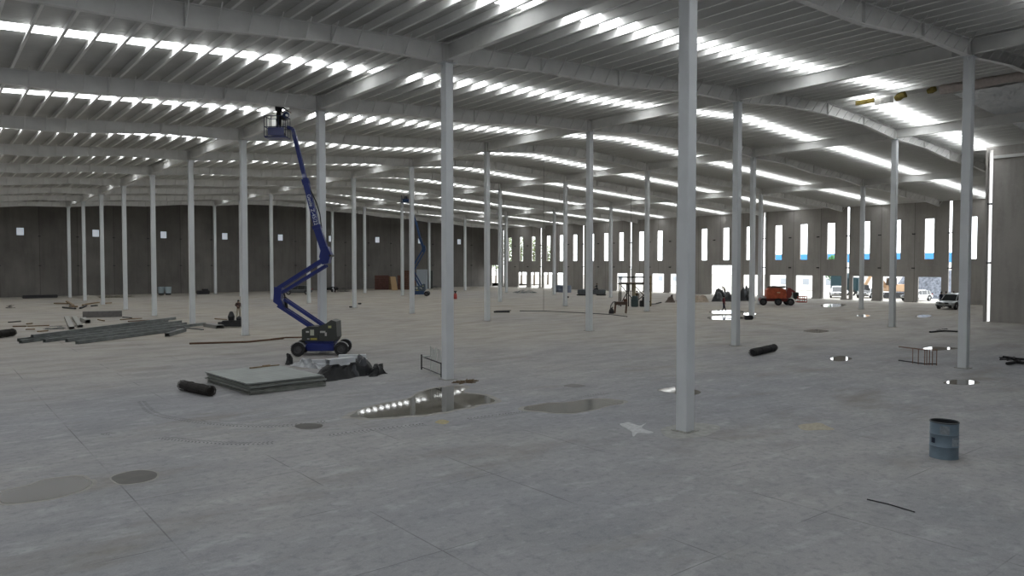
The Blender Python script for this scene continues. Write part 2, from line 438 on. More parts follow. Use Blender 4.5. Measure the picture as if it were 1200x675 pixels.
for m in range(-2, 4):
    h = T(m * PX) - .78
    me = col_mesh(h - .03)
    vis_rows = [n for n in range(-3, 10) if vis((m * PX, n * PY, 3)) or vis((m * PX, n * PY, 9)) or vis((m * PX, n * PY, 0))]
    for n in range(-3, 10):
        if m == 3 and n * PY < YN: continue
        c = link('steel_column', me, loc=(m * PX, n * PY, 0))
        if n in vis_rows:
            k = vis_rows.index(n)
            pos = ('nearest' if k == 0 else ORD[k] + ' from the camera') + ' in the ' + LINE[m] + ' column line'
            if k == len(vis_rows) - 1 and k > 0: pos = 'farthest back in the ' + LINE[m] + ' column line'
            tag(c, 'white square steel column, ' + pos, 'column', 'white steel columns')
        else:
            tag(c, 'white square steel column outside the picture', 'column', 'white steel columns outside the view')
        link('base_plate', plate_me, c); q = link('cap_plate', cap_me, c); q.location.z = h

def rafter_meshes(m):
    x0, x1 = m * PX, (m + 1) * PX
    b = MB(); dl = .25 / 2
    N = 16; xs = [x0 + (x1 - x0) * i / N for i in range(N + 1)]
    def dep(t):
        q = t * 4; i = min(3, int(q)); return DEPTH[i] + (DEPTH[i + 1] - DEPTH[i]) * (q - i)
    top = [(x - x0, T(x)) for x in xs]; bot = [(x - x0, T(x) - dep(i / N)) for i, x in enumerate(xs)]
    for (a, b1), (c, d) in zip(zip(top[:-1], top[1:]), zip(bot[:-1], bot[1:])):
        for pts, w, t in (((a, b1), dl, -.02), ((c, d), dl, .02)):
            (xa, za), (xb, zb) = pts
            b.add([(xa, -w, za), (xb, -w, zb), (xb, w, zb), (xa, w, za), (xa, -w, za + t), (xb, -w, zb + t), (xb, w, zb + t), (xa, w, za + t)],
                  [(0, 1, 2, 3), (4, 5, 6, 7), (0, 1, 5, 4), (3, 2, 6, 7)])
        b.add([(a[0], -.005, a[1]), (b1[0], -.005, b1[1]), (d[0], -.005, d[1]), (c[0], -.005, c[1]),
               (a[0], .005, a[1]), (b1[0], .005, b1[1]), (d[0], .005, d[1]), (c[0], .005, c[1])], [(0, 1, 2, 3), (4, 5, 6, 7)])
    sts = []
    for t in (.012, .25, .5, .75, .988):
        x = x0 + t * PX; s = MB()
        s.box((x - x0, 0, T(x) - dep(t) / 2), (.03, .26, dep(t) + .04)); sts.append(s.mesh('splice_plate', M_STEEL))
    brs = []
    for i in range(1, 20):
        x = x0 + PX * i / 20 ; t = i / 20; s = MB()
        s.bar((x - x0, -.62, T(x) + .03), (x - x0 + .0, -.10, T(x) - dep(t) + .04), .035, .035)
        brs.append(s.mesh('flange_brace', M_STEEL))
    return b.mesh('roof_rafter', M_STEEL), sts, brs
for m in range(-2, 4):
    ra, sts, brs = rafter_meshes(m)
    for n in range(-3, 10):
        x0, x1 = m * PX, (m + 1) * PX; y = n * PY
        if m >= 3 and y < YN: continue
        seen = any(vis((x0 + PX * k / 8, y, T(x0 + PX * k / 8) - .4), 0) for k in range(9))
        if not seen and n not in (-1, 0): continue
        if m == 2 and y < YN and False: continue
        o = link('roof_rafter', ra, loc=(x0, y, 0))
        kk = n + 1 if n >= 0 else 0
        where = 'over column row ' + ORD[n] if n > 0 else ('over the front column row' if n == 0 else 'ahead of the front column row')
        side = {-2: 'outermost left', -1: 'left of line one', 0: 'lines one to two', 1: 'lines two to three', 2: 'lines three to four', 3: 'line four to wall'}[m]
        tag(o, 'tapered white rafter %s, %s' % (where, side), 'roof beam', 'white tapered rafters')
        for q in sts: link('splice_plate', q, o)
        if n <= 9 and seen:
            for q in brs: link('flange_brace', q, o)

def girder_mesh(m):
    b = MB(); L = PY - .26; z1 = T(m * PX) - .005; D = .66
    b.box((0, 0, z1 - .01), (.24, L, .02)); b.box((0, 0, z1 - D), (.24, L, .02)); b.box((0, 0, z1 - D / 2), (.012, L, D))
    me = b.mesh('roof_girder', M_STEEL)
    st = MB()
    for t in (-L / 2 + .6,): st.box((0, t, z1 - D / 2), (.23, .015, D - .02))
    return me, st.mesh('stiffener_plate', M_STEEL)
for m in range(-1, 4):
    gm, st = girder_mesh(m)
    for n in range(-2, 9):
        y = (n + .5) * PY
        if m == 3 and n * PY < YN: continue
        if not any(vis((m * PX, y + k, T(m * PX) - .3), 0) for k in (-6, -3, 0, 3, 6)): continue
        o = link('roof_girder', gm, loc=(m * PX, y, 0))
        a = 'ahead of the front row' if n < 0 else 'rows %s to %s' % (ORD[n], ORD[n + 1])
        tag(o, 'white steel girder along %s column line, %s' % (LINE[m], a), 'roof girder', 'white girders along the column lines')
        link('stiffener_plate', st, o)

# purlins: Z sections running the length of the hall
def purlin_mesh(L):
    b = MB()
    prof = [(-.10, .0), (.0, .0), (.0, PUR - .008), (.08, PUR - .008), (.08, PUR - .002), (-.006, PUR - .002), (-.006, .03), (-.10, .03)]
    b.loft([[(x, y, z) for x, z in prof] for y in (0, L)])
    return b.mesh('roof_purlin', M_PURLIN)
pl_full = purlin_mesh(YL - YS - .1); pl_short = purlin_mesh(YL - YN - .3)
i = 0
x = -19.5 * PX / 20
while x < XW - .3:
    sh = x > XN - .2
    o = link('roof_purlin', pl_short if sh else pl_full, loc=(x, (YN + .25) if sh else YS + .05, T(x) + .001))
    tag(o, 'white roof purlin running the length of the hall under the ribbed sheets', 'purlin', 'parallel roof purlins')
    x += PX / 20

# black panel connectors at the joints of the precast walls
br = MB(); br.box((0, -.07, 0), (.30, .14, .10)); br.box((-.12, -.1, 0), (.05, .2, .16)); br.box((.12, -.1, 0), (.05, .2, .16))
br_me = br.mesh('panel_connector', M_DARK)
for i in range(-1, 17):
    x = -2.85 + 4.925 * i
    for z in (8.93, 4.58):
        tag(link('panel_connector', br_me, loc=(x, YL, z)), 'small black steel connector on a joint of the dark left wall, %s row' % ('upper' if z > 6 else 'lower'), 'bracket', '%s connectors on the left wall' % ('upper' if z > 6 else 'lower'))
for lo, hi in bays:
    for t in (0, 1 / 3, 2 / 3):
        y = lo + (hi - lo) * t
        if y < 12: continue
        for z in (8.58, 4.30):
            if any(d[0] - .2 < y < d[1] + .2 and d[3] > z for d in DOORS): continue
            o = tag(link('panel_connector', br_me, loc=(XW, y, z), rz=-math.pi / 2), 'small black steel connector on a joint of the grey right wall, %s row' % ('upper' if z > 6 else 'lower'), 'bracket', '%s connectors on the right wall' % ('upper' if z > 6 else 'lower'))
            if t == 0: o.scale = (1.5, 1, 1)
for z in (9.74, 4.89):
    o = tag(link('panel_connector', br_me, loc=(XN, YN - .13, z), rz=-math.pi / 2), '%s black connector bridging the bright slit in the nearer wall' % ('upper' if z > 6 else 'lower'), 'bracket')

# ------------------------------------------------------------------ people
def skin_mesh(name, joints, edges, radii, root, levels=1):
    me = bpy.data.meshes.new(name); keys = list(joints); idx = {k: i for i, k in enumerate(keys)}
    me.from_pydata([tuple(joints[k]) for k in keys], [(idx[a], idx[b]) for a, b in edges], [])
    o = bpy.data.objects.new(name, me); COL.objects.link(o)
    sk = o.modifiers.new('Skin', 'SKIN'); sk.branch_smoothing = .3; sk.use_smooth_shade = True
    sv = me.skin_vertices[0].data
    for k in keys:
        r = radii[k]; sv[idx[k]].radius = r if isinstance(r, tuple) else (r, r)
        sv[idx[k]].use_root = (k == root)
    sb = o.modifiers.new('Sub', 'SUBSURF'); sb.levels = levels; sb.render_levels = levels
    dg = bpy.context.evaluated_depsgraph_get(); dg.update()
    out = bpy.data.meshes.new_from_object(o.evaluated_get(dg))
    bpy.data.objects.remove(o); bpy.data.meshes.remove(me)
    return out

M_SKIN = mat('skin', (.32, .19, .13), .6)
def person(label, loc, heading, top, legs, pose=None, hat=None, vest=None, held=None, h=1.72, bulk=1.0, shoe=(.03, .03, .03)):
    """joints in metres for a 1.72 m figure; +y is where the figure faces"""
    J = {'pelvis': (0, 0, .93), 'waist': (0, 0, 1.08), 'chest': (0, .01, 1.27), 'upper': (0, 0, 1.40), 'neck': (0, .01, 1.49), 'skull': (0, .025, 1.60), 'crown': (0, .02, 1.70),
         'nose': (0, .12, 1.60)}
    for s, k in ((-1, 'L'), (1, 'R')):
        J.update({'sh' + k: (s * .17, 0, 1.40), 'el' + k: (s * .24, -.02, 1.14), 'wr' + k: (s * .26, .06, .90), 'pa' + k: (s * .26, .08, .83),
                  'hip' + k: (s * .09, 0, .88), 'kn' + k: (s * .11, .02, .49), 'an' + k: (s * .12, -.02, .09), 'toe' + k: (s * .14, .16, .045), 'ear' + k: (s * .085, .02, 1.60)})
    if pose: J.update(pose)
    J = {k: Vector(v) for k, v in J.items()}
    Rr = {'pelvis': (.155, .105), 'waist': (.135, .095), 'chest': (.165, .11), 'upper': (.12, .085), 'neck': .052, 'skull': (.078, .095), 'crown': (.055, .065), 'nose': .014}
    E_ = [('pelvis', 'waist'), ('waist', 'chest'), ('chest', 'upper'), ('upper', 'neck'), ('neck', 'skull'), ('skull', 'crown'), ('skull', 'nose')]
    for k in 'LR':
        Rr.update({'sh' + k: .062, 'el' + k: .046, 'wr' + k: .03, 'pa' + k: (.040, .02), 'hip' + k: .095, 'kn' + k: .062, 'an' + k: .043, 'toe' + k: .04, 'ear' + k: .02})
        E_ += [('upper', 'sh' + k), ('sh' + k, 'el' + k), ('el' + k, 'wr' + k), ('wr' + k, 'pa' + k), ('pelvis', 'hip' + k), ('hip' + k, 'kn' + k), ('kn' + k, 'an' + k), ('an' + k, 'toe' + k), ('skull', 'ear' + k)]
        # five unequal curled fingers
        d = (J['pa' + k] - J['wr' + k]).normalized(); side = d.cross(Vector((0, 0, 1)))
        side = side.normalized() if side.length > .2 else Vector((0, 1, 0))
        curl = d.cross(side)
        for i, (off, ln) in enumerate(((.033, .072), (.012, .082), (-.010, .076), (-.031, .060))):
            a, b, c = 'f%d%sa' % (i, k), 'f%d%sb' % (i, k), 'f%d%sc' % (i, k)
            base = J['pa' + k] + side * off + d * .02
            J[a] = base; J[b] = base + d * ln * .55 + curl * .012; J[c] = base + d * ln * .85 + curl * .038
            Rr[a] = .010; Rr[b] = .009; Rr[c] = .0075; E_ += [('pa' + k, a), (a, b), (b, c)]
        J['t1' + k] = J['wr' + k] + d * .03 + side * .035; J['t2' + k] = J['t1' + k] + d * .035 + side * .022 + curl * .02
        Rr['t1' + k] = .013; Rr['t2' + k] = .010; E_ += [('wr' + k, 't1' + k), ('t1' + k, 't2' + k)]
    me = skin_mesh('person', J, E_, Rr, 'pelvis')
    mats = [mat('cloth_%s' % '_'.join('%02d' % int(q * 99) for q in top), top, .9), mat('cloth_%s' % '_'.join('%02d' % int(q * 99) for q in legs), legs, .9), M_SKIN,
            mat('work_boot', shoe, .8)]
    for q in mats: me.materials.append(q)
    kind = {}
    for a, b in E_:
        if a[:2] in ('hi', 'kn') or b[:3] == 'hip' : kind[a, b] = 1
        elif a[:2] == 'an': kind[a, b] = 3
        elif a[:2] in ('wr', 'pa', 't1') or a[0] == 'f' or a in ('neck', 'skull') : kind[a, b] = 2
        else: kind[a, b] = 0
    hipz = J['pelvis'].z - .03
    for p in me.polygons:
        c = p.center; best = 1e9; bk = 0
        for (a, b), kk in kind.items():
            pa, pb = J[a], J[b]; ab = pb - pa; t = max(0, min(1, (c - pa).dot(ab) / ab.length_squared)); dd = (c - pa - ab * t).length
            if dd < best: best = dd; bk = kk
        p.material_index = bk; p.use_smooth = True
    o = link('person', me, loc=loc, rz=heading); s_ = h / 1.72; o.scale = (s_, s_, s_)
    tag(o, label, 'person')
    # hair and, where worn, a helmet and vest
    hd = J['skull']; up = (J['crown'] - J['neck']).normalized()
    Mh = Matrix.Translation(hd + up * .0) @ Vector((0, 0, 1)).rotation_difference(up).to_matrix().to_4x4()
    hb = MB().lathe([(.088, -.02), (.094, .03), (.085, .075), (.055, .105), (.0, .118)], 14, Mh @ Matrix.Translation((0, -.015, .0)))
    hb.build('hair', mat('black_hair', (.012, .01, .009), .7), o, smooth=True)
    if hat:
        b = MB().lathe([(.135, .035), (.138, .045), (.108, .05), (.106, .085), (.088, .13), (.05, .155), (0, .162)], 16, Mh)
        b.build('hard_hat', mat('helmet_%d' % int(sum(hat) * 99), hat, .35), o, smooth=True)
    if vest:
        u, w, c = J['upper'], J['waist'], J['chest']
        rings = []
        for p, rx, ry in ((w, .165, .125), (c, .195, .14), (u + Vector((0, 0, -.02)), .165, .115), (u + Vector((0, 0, .05)), .10, .08)):
            rings.append([(p.x + bulk * rx * math.cos(t * math.pi / 8), p.y + bulk * ry * math.sin(t * math.pi / 8), p.z) for t in range(16)])
        MB().loft(rings, cap=False).build('safety_vest', mat('vest_%d' % int(sum(vest) * 99), vest, .8), o, smooth=True)
    return o

# ------------------------------------------------------------------ boom lifts
def wheel_meshes(r, w, tyre, hubc):
    b = MB(); n = 28
    prof = [(r * .60, -w / 2), (r * .92, -w / 2), (r, -w * .36), (r, w * .36), (r * .92, w / 2), (r * .60, w / 2), (r * .58, w * .3), (r * .58, -w * .3), (r * .60, -w / 2)]
    M = Matrix.Rotation(math.pi / 2, 4, 'X'); b.lathe(prof, n, M)
    for k in range(22):
        t = 2 * math.pi * k / 22; b.box((0, 0, 0), (.05, w * .8, .03), Matrix.Rotation(t, 4, 'Y') @ Matrix.Translation((0, 0, r)))
    ty = b.mesh('wheel', tyre)
    h = MB(); h.lathe([(0, -w * .42), (r * .22, -w * .42), (r * .26, -w * .30), (r * .5, -w * .28), (r * .6, -w * .46), (r * .6, w * .46), (r * .5, w * .28), (r * .26, w * .3), (r * .2, w * .42), (0, w * .42)], 20, M)
    for k in range(6):
        t = 2 * math.pi * k / 6; h.box((r * .36 * math.cos(t), 0, r * .36 * math.sin(t)), (.03, w * .66, .03))
    return ty, h.mesh('hub', hubc)

def text_mesh(body, size, m):
    cu = bpy.data.curves.new('t', 'FONT'); cu.body = body; cu.size = size; cu.extrude = .004; cu.align_x = 'CENTER'; cu.align_y = 'CENTER'
    o = bpy.data.objects.new('t', cu); COL.objects.link(o); dg = bpy.context.evaluated_depsgraph_get(); dg.update()
    me = bpy.data.meshes.new_from_object(o.evaluated_get(dg)); bpy.data.objects.remove(o); bpy.data.curves.remove(cu)
    me.materials.clear(); me.materials.append(m); return me

def boom_lift(label, base, P, blue, cover, decal=True, chassis_turn=0.0, scale_wheels=1.0):
    """base: point on the floor under the turntable; P: named points (x, z) in the upright plane through base that faces the view"""
    t = thing('boom_lift', label, 'boom lift', base, -YAW)
    ch = bpy.data.objects.new('chassis', None)
    R_ = Matrix.Rotation(chassis_turn, 4, 'Z')
    b = MB()
    b.bbox((0, 0, .44), (1.45, 1.1, .44), .05, R_); b.bbox((-.85, 0, .40), (.5, .34, .2), .03, R_); b.bbox((.85, 0, .40), (.5, .34, .2), .03, R_)
    for x in (-1.1, 1.1): b.box((x, 0, .36), (.14, 1.35, .14), R_)
    b.lathe([(.0, .58), (.48, .58), (.48, .66), (0, .66)], 24)
    chs = b.build('chassis', blue, t)
    ty, hu = wheel_meshes(.345, .26, M_BLACK, mat('wheel_grey', (.09, .09, .095), .5, .3))
    for x in (-1.1, 1.1):
        for y in (-.76, .76):
            w = link('wheel', ty, t, R_ @ Vector((x, y, .36)), chassis_turn); link('hub', hu, w)
            f = MB(); pts = [(x + .39 * math.cos(a), y, .36 + .39 * math.sin(a)) for a in [math.radians(q) for q in range(20, 161, 20)]]
            for p, q in zip(pts[:-1], pts[1:]): f.bar(R_ @ Vector(p), R_ @ Vector(q), .02, .24, (0, 1, 0)) if False else f.bar(R_ @ Vector(p), R_ @ Vector(q), .24, .015, (0, 0, 1))
            f.build('fender', mat('fender_grey', (.30, .31, .32), .6), t)
    # turntable, covers, counterweight
    tt = MB(); tt.bbox((0, 0, .72), (1.55, .95, .12), .03); tt.build('turntable', blue, t)
    for s in (-1, 1):
        c = MB(); c.prism([(-.92, .76), (-.05, .76), (-.05, 1.52), (-.60, 1.52), (-.92, 1.36)], s * .12 if s > 0 else -.52, .52 if s > 0 else -.12)
        k = c.build('engine_cover', cover, t)
        if s < 0:
            for (x0, z0, w_, h_, mm) in ((-.38, 1.2, .20, .30, (.5, .52, .42)), (-.62, 1.24, .16, .09, (.55, .55, .52)), (-.30, .87, .34, .10, (.42, .37, .08)), (-.58, .87, .12, .05, (.5, .5, .5))):
                MB().box((x0, -.526, z0), (w_, .012, h_)).build('sticker', mat('sticker_%d' % int(sum(mm) * 99), mm, .5), k)
    c = MB()
    prof = [(-.03, .76), (.82, .76), (.92, .95), (.88, 1.78), (.62, 1.86), (.35, 1.68), (-.03, 1.54)]
    c.prism(prof, -.54, .54); cw = c.build('counterweight', cover, t)
    for (x0, z0, w_, h_, mm) in ((.18, 1.24, .28, .10, (.5, .5, .48)), (.34, 1.12, .1, .18, (.5, .5, .48)), (.55, 1.50, .16, .12, (.45, .45, .2))):
        MB().box((x0, -.546, z0), (w_, .012, h_)).build('sticker', mat('sticker_%d' % int(sum(mm) * 99), mm, .5), cw)
    V = lambda q, y=0: Vector((q[0], y, q[1]))
    lw = .13
    def link_arm(name, a, b_, y, w=.10, hgt=.20):
        MB().bar(V(a, y), V(b_, y), w, hgt, (0, 0, 1)).build(name, blue, t)
    for y in (-.17, .17):
        link_arm('lower_arm', P['a0'], P['a1'], y); link_arm('upper_link', P['b0'], P['b1'], y, .08, .15)
        link_arm('riser_arm', P['c0'], P['c1'], y); link_arm('riser_link', P['d0'], P['d1'], y, .08, .15)
    MB().prism([P[k] for k in ('k1', 'k2', 'k3', 'k4', 'k5')], -.26, .26).build('lower_knuckle', blue, t)
    MB().prism([P[k] for k in ('n1', 'n2', 'n3', 'n4', 'n5', 'n6')], -.28, .28).build('upper_knuckle', blue, t)
    MB().tube([V(P['pin'], -.34), V(P['pin'], .34)], .06, 12).build('pivot_pin', M_DARK, t)
    MB().tube([V(P['cyl0'], 0), V(P['cylm'], 0)], .075, 12).tube([V(P['cylm'], 0), V(P['cyl1'], 0)], .04, 12).build('hydraulic_cylinder', M_DARK, t)
    m0, m1, m2, m3 = (V(P[k]) for k in ('m0', 'm1', 'm2', 'm3'))
    mainb = MB().bar(m0, m1, .30, .38, (1, 0, 0)).bar(m1, m2, .28, .28, (1, 0, 0))
    for q in (.0, 1.0): mainb.bar(m0.lerp(m1, q) , m0.lerp(m1, q) + (m1 - m0).normalized() *   .18, .36, .44, (1, 0, 0))
    mb = mainb.build('main_boom', blue, t)
    MB().bar(m2, m3, .20, .20, (1, 0, 0)).bar(m2 - (m2 - m1).normalized() * .1, m2 + (m3 - m2).normalized() * .2, .30, .34, (1, 0, 0)).build('boom_extension', blue, t)
    if decal:
        d = (m2 - m1).normalized(); mid = m1.lerp(m2, P.get('dec', .45)); n_ = Vector((0, -1, 0)); xa = -d; ya = n_.cross(xa)
        for word, sh in (('Genie', -.47), ('Z-45/22', .42)):
            me = text_mesh(word, .27, mat('decal_white', (.62, .66, .72), .5))
            q = link('lettering', me, mb); q.matrix_local = Matrix.Translation(mid + n_ * .146 + xa * sh) @ Matrix((xa, ya, n_)).transposed().to_4x4()
            q['label'] = 'white lettering along the boom'
    d = (m2 - m1).normalized(); off = Vector((.30, 0, .04))
    hose = [m1.lerp(m2, .05) + Vector((.22, 0, 0)), m1.lerp(m2, .3) + off, m1.lerp(m2, .55) + off * .9, m1.lerp(m2, .8) + off * .5, m2]
    MB().tube(hose, .03, 6).build('hose', M_DARK, t)
    j0, j1 = V(P['j0']), V(P['j1'])
    MB().bar(m3, j0, .16, .18, (1, 0, 0)).bar(j0, j1, .16, .16, (0, 0, 1)).build('jib', blue, t)
    bx0, bx1, bz0, bz1 = P['bx0'], P['bx1'], P['bz0'], P['bz1']; dpt = .42
    k = bpy.data.objects.new('basket', None)
    f = MB(); f.bbox(((bx0 + bx1) / 2, 0, bz0 + .04), (bx1 - bx0, 2 * dpt, .08), .02)
    bas = f.build('basket_floor', blue, t)
    rl = MB(); cs = [(bx0 + .02, -dpt), (bx1 - .02, -dpt), (bx1 - .02, dpt), (bx0 + .02, dpt)]
    for z in (bz0 + .55, bz1):
        for i in range(4): rl.tube([(*cs[i], z), (*cs[(i + 1) % 4], z)], .018, 6)
    xs = [bx0 + .02, (bx0 * 2 + bx1) / 3, (bx0 + bx1 * 2) / 3, bx1 - .02]
    for x in xs:
        for y in (-dpt, dpt): rl.tube([(x, y, bz0 + .04), (x, y, bz1)], .018, 6)
    for x in (bx0 + .02, bx1 - .02): rl.tube([(x, 0, bz0 + .04), (x, 0, bz1)], .018, 6)
    rl.build('guard_rail', mat('rail_navy', (.02, .035, .09), .5), t)
    MB().box(((bx0 + bx1) / 2 + .06, -dpt - .015, bz0 + .30), ((bx1 - bx0) * .74, .03, .42)).build('kick_panel', blue, t)
    MB().bbox((bx1 - .18, -.1, bz1 - .05), (.22, .34, .24), .02).build('control_box', M_DARK, t)
    return t

M_BLUE = mat('lift_blue_paint', (.008, .020, .16), .4, coat=.3)
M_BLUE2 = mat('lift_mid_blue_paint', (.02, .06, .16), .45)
M_COVER = mat('charcoal_cover', (.045, .05, .045), .5)
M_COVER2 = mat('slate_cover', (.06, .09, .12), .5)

def plane_pts(base, pts):
    out = {}
    for k, (x, y) in pts.items():
        q = on(x, y, base) - base; out[k] = (q.dot(RIGHT), q.z)
    return out
B1 = fl(377.5, 415.2)
P1 = plane_pts(B1, dict(a0=(366, 383), a1=(327, 357.5), b0=(382, 383), b1=(334, 350.5), c0=(326.5, 338), c1=(379, 304.5), d0=(331, 343), d1=(383, 311),
     k1=(323, 336), k2=(322, 353.5), k3=(336, 363.5), k4=(330.5, 350), k5=(331.5, 337), n1=(375.5, 301), n2=(378.5, 288), n3=(385, 289), n4=(389, 298), n5=(386, 308.5), n6=(379, 310),
     pin=(388.5, 299.5), cyl0=(336, 361), cylm=(334, 348), cyl1=(332, 340), m0=(382.5, 299), m1=(372.3, 268), m2=(358.6, 214), m3=(345, 158), j0=(343.2, 151), j1=(336.5, 149),
     bl=(312.5, 162.5), br=(337.5, 137.5)))
P1.update(bx0=P1['bl'][0], bx1=P1['br'][0], bz0=P1['bl'][1], bz1=P1['br'][1], dec=.42)
P1['m2'] = P1['m2']
boom_lift('blue articulated boom lift, tall boom raised beside a column, worker in its basket', B1, P1, M_BLUE, M_COVER, True, .10)
wz = B1 + RIGHT * ((P1['bx0'] + P1['bx1']) / 2 + .08) + Vector((0, 0, P1['bz0'] + .30))
tag(MB().bbox((0, 0, .10), (.62, .42, .20), .02).build('tool_box', M_DARK, loc=wz - Vector((0, 0, .205)), rz=-YAW), 'dark tool box on the floor of the raised basket under the worker', 'tool box')
person('worker in black clothes standing in the raised blue basket, arms reaching forward', wz, -YAW - .75, (.012, .012, .014), (.014, .015, .02),
       {'elL': (-.29, .10, 1.18), 'wrL': (-.16, .34, 1.10), 'paL': (-.12, .41, 1.09), 'elR': (.33, .08, 1.20), 'wrR': (.40, .30, 1.06), 'paR': (.41, .37, 1.04)}, vest=(.015, .015, .02), h=1.80, bulk=1.2)
bag = MB()
for i in range(5):
    r_ = .15 - .012 * i
    bag.tube([(r_ * math.cos(a * math.pi / 10), .03 * i - .06, r_ * math.sin(a * math.pi / 10)) for a in range(21)], .022, 6, cap=False)
cb = bag.build('cable_coil', mat('navy_cable', (.02, .04, .12), .6), loc=B1 + RIGHT * (P1['bx1'] - .0) + Vector((0, 0, P1['bz1'] - .02)) - FWD_H * .62 + RIGHT * .1, rz=-YAW)
tag(cb, 'dark blue coil of cable hung on the raised basket rail', 'cable')

B2 = fl(492, 346.8)
P2 = plane_pts(B2, dict(a0=(493, 337.5), a1=(483, 319.5), b0=(496, 337.5), b1=(485, 317.5), c0=(482.5, 315), c1=(495.5, 292.5), d0=(485, 317), d1=(498, 294),
     k1=(481, 314), k2=(480.5, 319), k3=(484.5, 322), k4=(486.5, 318), k5=(485, 314), n1=(494.5, 291), n2=(496, 287), n3=(498.5, 288), n4=(499, 293), n5=(497, 296), n6=(495, 295),
     pin=(497.5, 290.5), cyl0=(485, 322), cylm=(484.5, 318.5), cyl1=(484, 316), m0=(496.5, 291), m1=(492.5, 280), m2=(488, 262), m3=(482, 243), j0=(481.2, 240), j1=(479, 237.5),
     bl=(470.5, 237.5), br=(480.5, 227)))
P2.update(bx0=P2['bl'][0], bx1=P2['br'][0], bz0=P2['bl'][1], bz1=P2['br'][1])
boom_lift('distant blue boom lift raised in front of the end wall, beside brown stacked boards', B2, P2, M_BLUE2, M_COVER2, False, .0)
wz = B2 + RIGHT * ((P2['bx0'] + P2['bx1']) / 2) + Vector((0, 0, P2['bz0'] + .09))
person('worker in blue clothing standing in the distant raised basket', wz, -YAW, (.10, .22, .42), (.03, .05, .09), {'elL': (-.3, .1, 1.25), 'wrL': (-.25, .3, 1.3), 'paL': (-.24, .36, 1.32)}, hat=(.6, .6, .6), h=1.7)

# orange lift, folded for travel, parked before the right wall
M_ORANGE = mat('orange_lift_paint', (.52, .105, .045), .5, var=.35, scale=3)
M_REDD = mat('dark_red_paint', (.22, .04, .035), .5)
B3 = fl(908.5, 357.5)
t = thing('boom_lift', 'orange self-propelled boom lift folded down, parked before the right wall', 'boom lift', B3, -YAW - .12)
MB().bbox((-.2, 0, .62), (3.2, 1.1, .34), .05).bbox((1.0, 0, .55), (1.2, .7, .25), .04).build('chassis', M_REDD, t)
ty, hu = wheel_meshes(.40, .32, M_BLACK, mat('hub_grey', (.07, .07, .075), .5))
for x, y in ((-1.62, .62), (1.45, .62), (.12, -.9), (1.55, -.75), (-1.55, -.85)):
    if (x, y) == (-1.62, .62): continue
    w = link('wheel', ty, t, (x, y, .42)); link('hub', hu, w)
c = MB(); c.prism([(-1.15, .82), (1.0, .82), (1.05, 1.25), (.95, 1.85), (.6, 2.0), (-.9, 1.98), (-1.18, 1.8)], -.95, .25); ec = c.build('engine_cover', M_ORANGE, t)
MB().box((.15, -.957, 1.5), (.34, .012, .12)).build('sticker', mat('sticker_cream', (.6, .5, .3), .5), ec)
MB().bbox((-1.6, -.6, .92), (.8, .6, .10), .03).build('fender', mat('pale_grey_panel', (.42, .42, .42), .6), t)
MB().bar((-.95, .1, 2.08), (1.1, .1, 2.1), .26, .2).bar((-.7, -.35, 2.08), (.7, -.4, 2.14), .2, .14).build('main_boom', mat('grimy_boom', (.30, .24, .18), .6, var=.5), t)
MB().tube([(-.9, -.1, 2.14), (-.3, -.2, 2.22), (.3, -.1, 2.17), (1.0, -.25, 2.2), (1.35, -.3, 1.95)], .045, 6).tube([(-.6, -.5, 2.1), (.1, -.55, 2.16), (.8, -.5, 2.1)], .035, 6).build('hose', M_DARK, t)
MB().prism([(1.1, .85), (1.55, .85), (1.75, 1.3), (1.6, 2.0), (1.3, 2.05), (1.1, 1.6)], -.6, .2).build('turntable', M_REDD, t)
MB().bar((1.5, -.2, 1.9), (2.15, -.2, 1.5), .22, .24).bar((2.15, -.2, 1.5), (2.2, -.2, .7), .2, .2).build('jib', M_REDD, t)
MB().bbox((2.25, -.2, 1.15), (.55, .6, .75), .04).build('control_box', mat('black_box', (.03, .035, .03), .6), t)
r_ = MB()
cs = [(2.35, -.75), (3.35, -.75), (3.35, .35), (2.35, .35)]
for z in (.42, .75, 1.05):
    for i in range(4): r_.tube([(*cs[i], z), (*cs[(i + 1) % 4], z)], .03, 6)
for q in cs + [(2.85, -.75), (2.85, .35)]: r_.tube([(*q, .38), (*q, 1.05)], .03, 6)
r_.build('guard_rail', mat('red_rail', (.5, .07, .05), .5), t)
MB().box((2.85, -.2, .38), (1.0, 1.1, .05)).build('basket_floor', M_REDD, t)

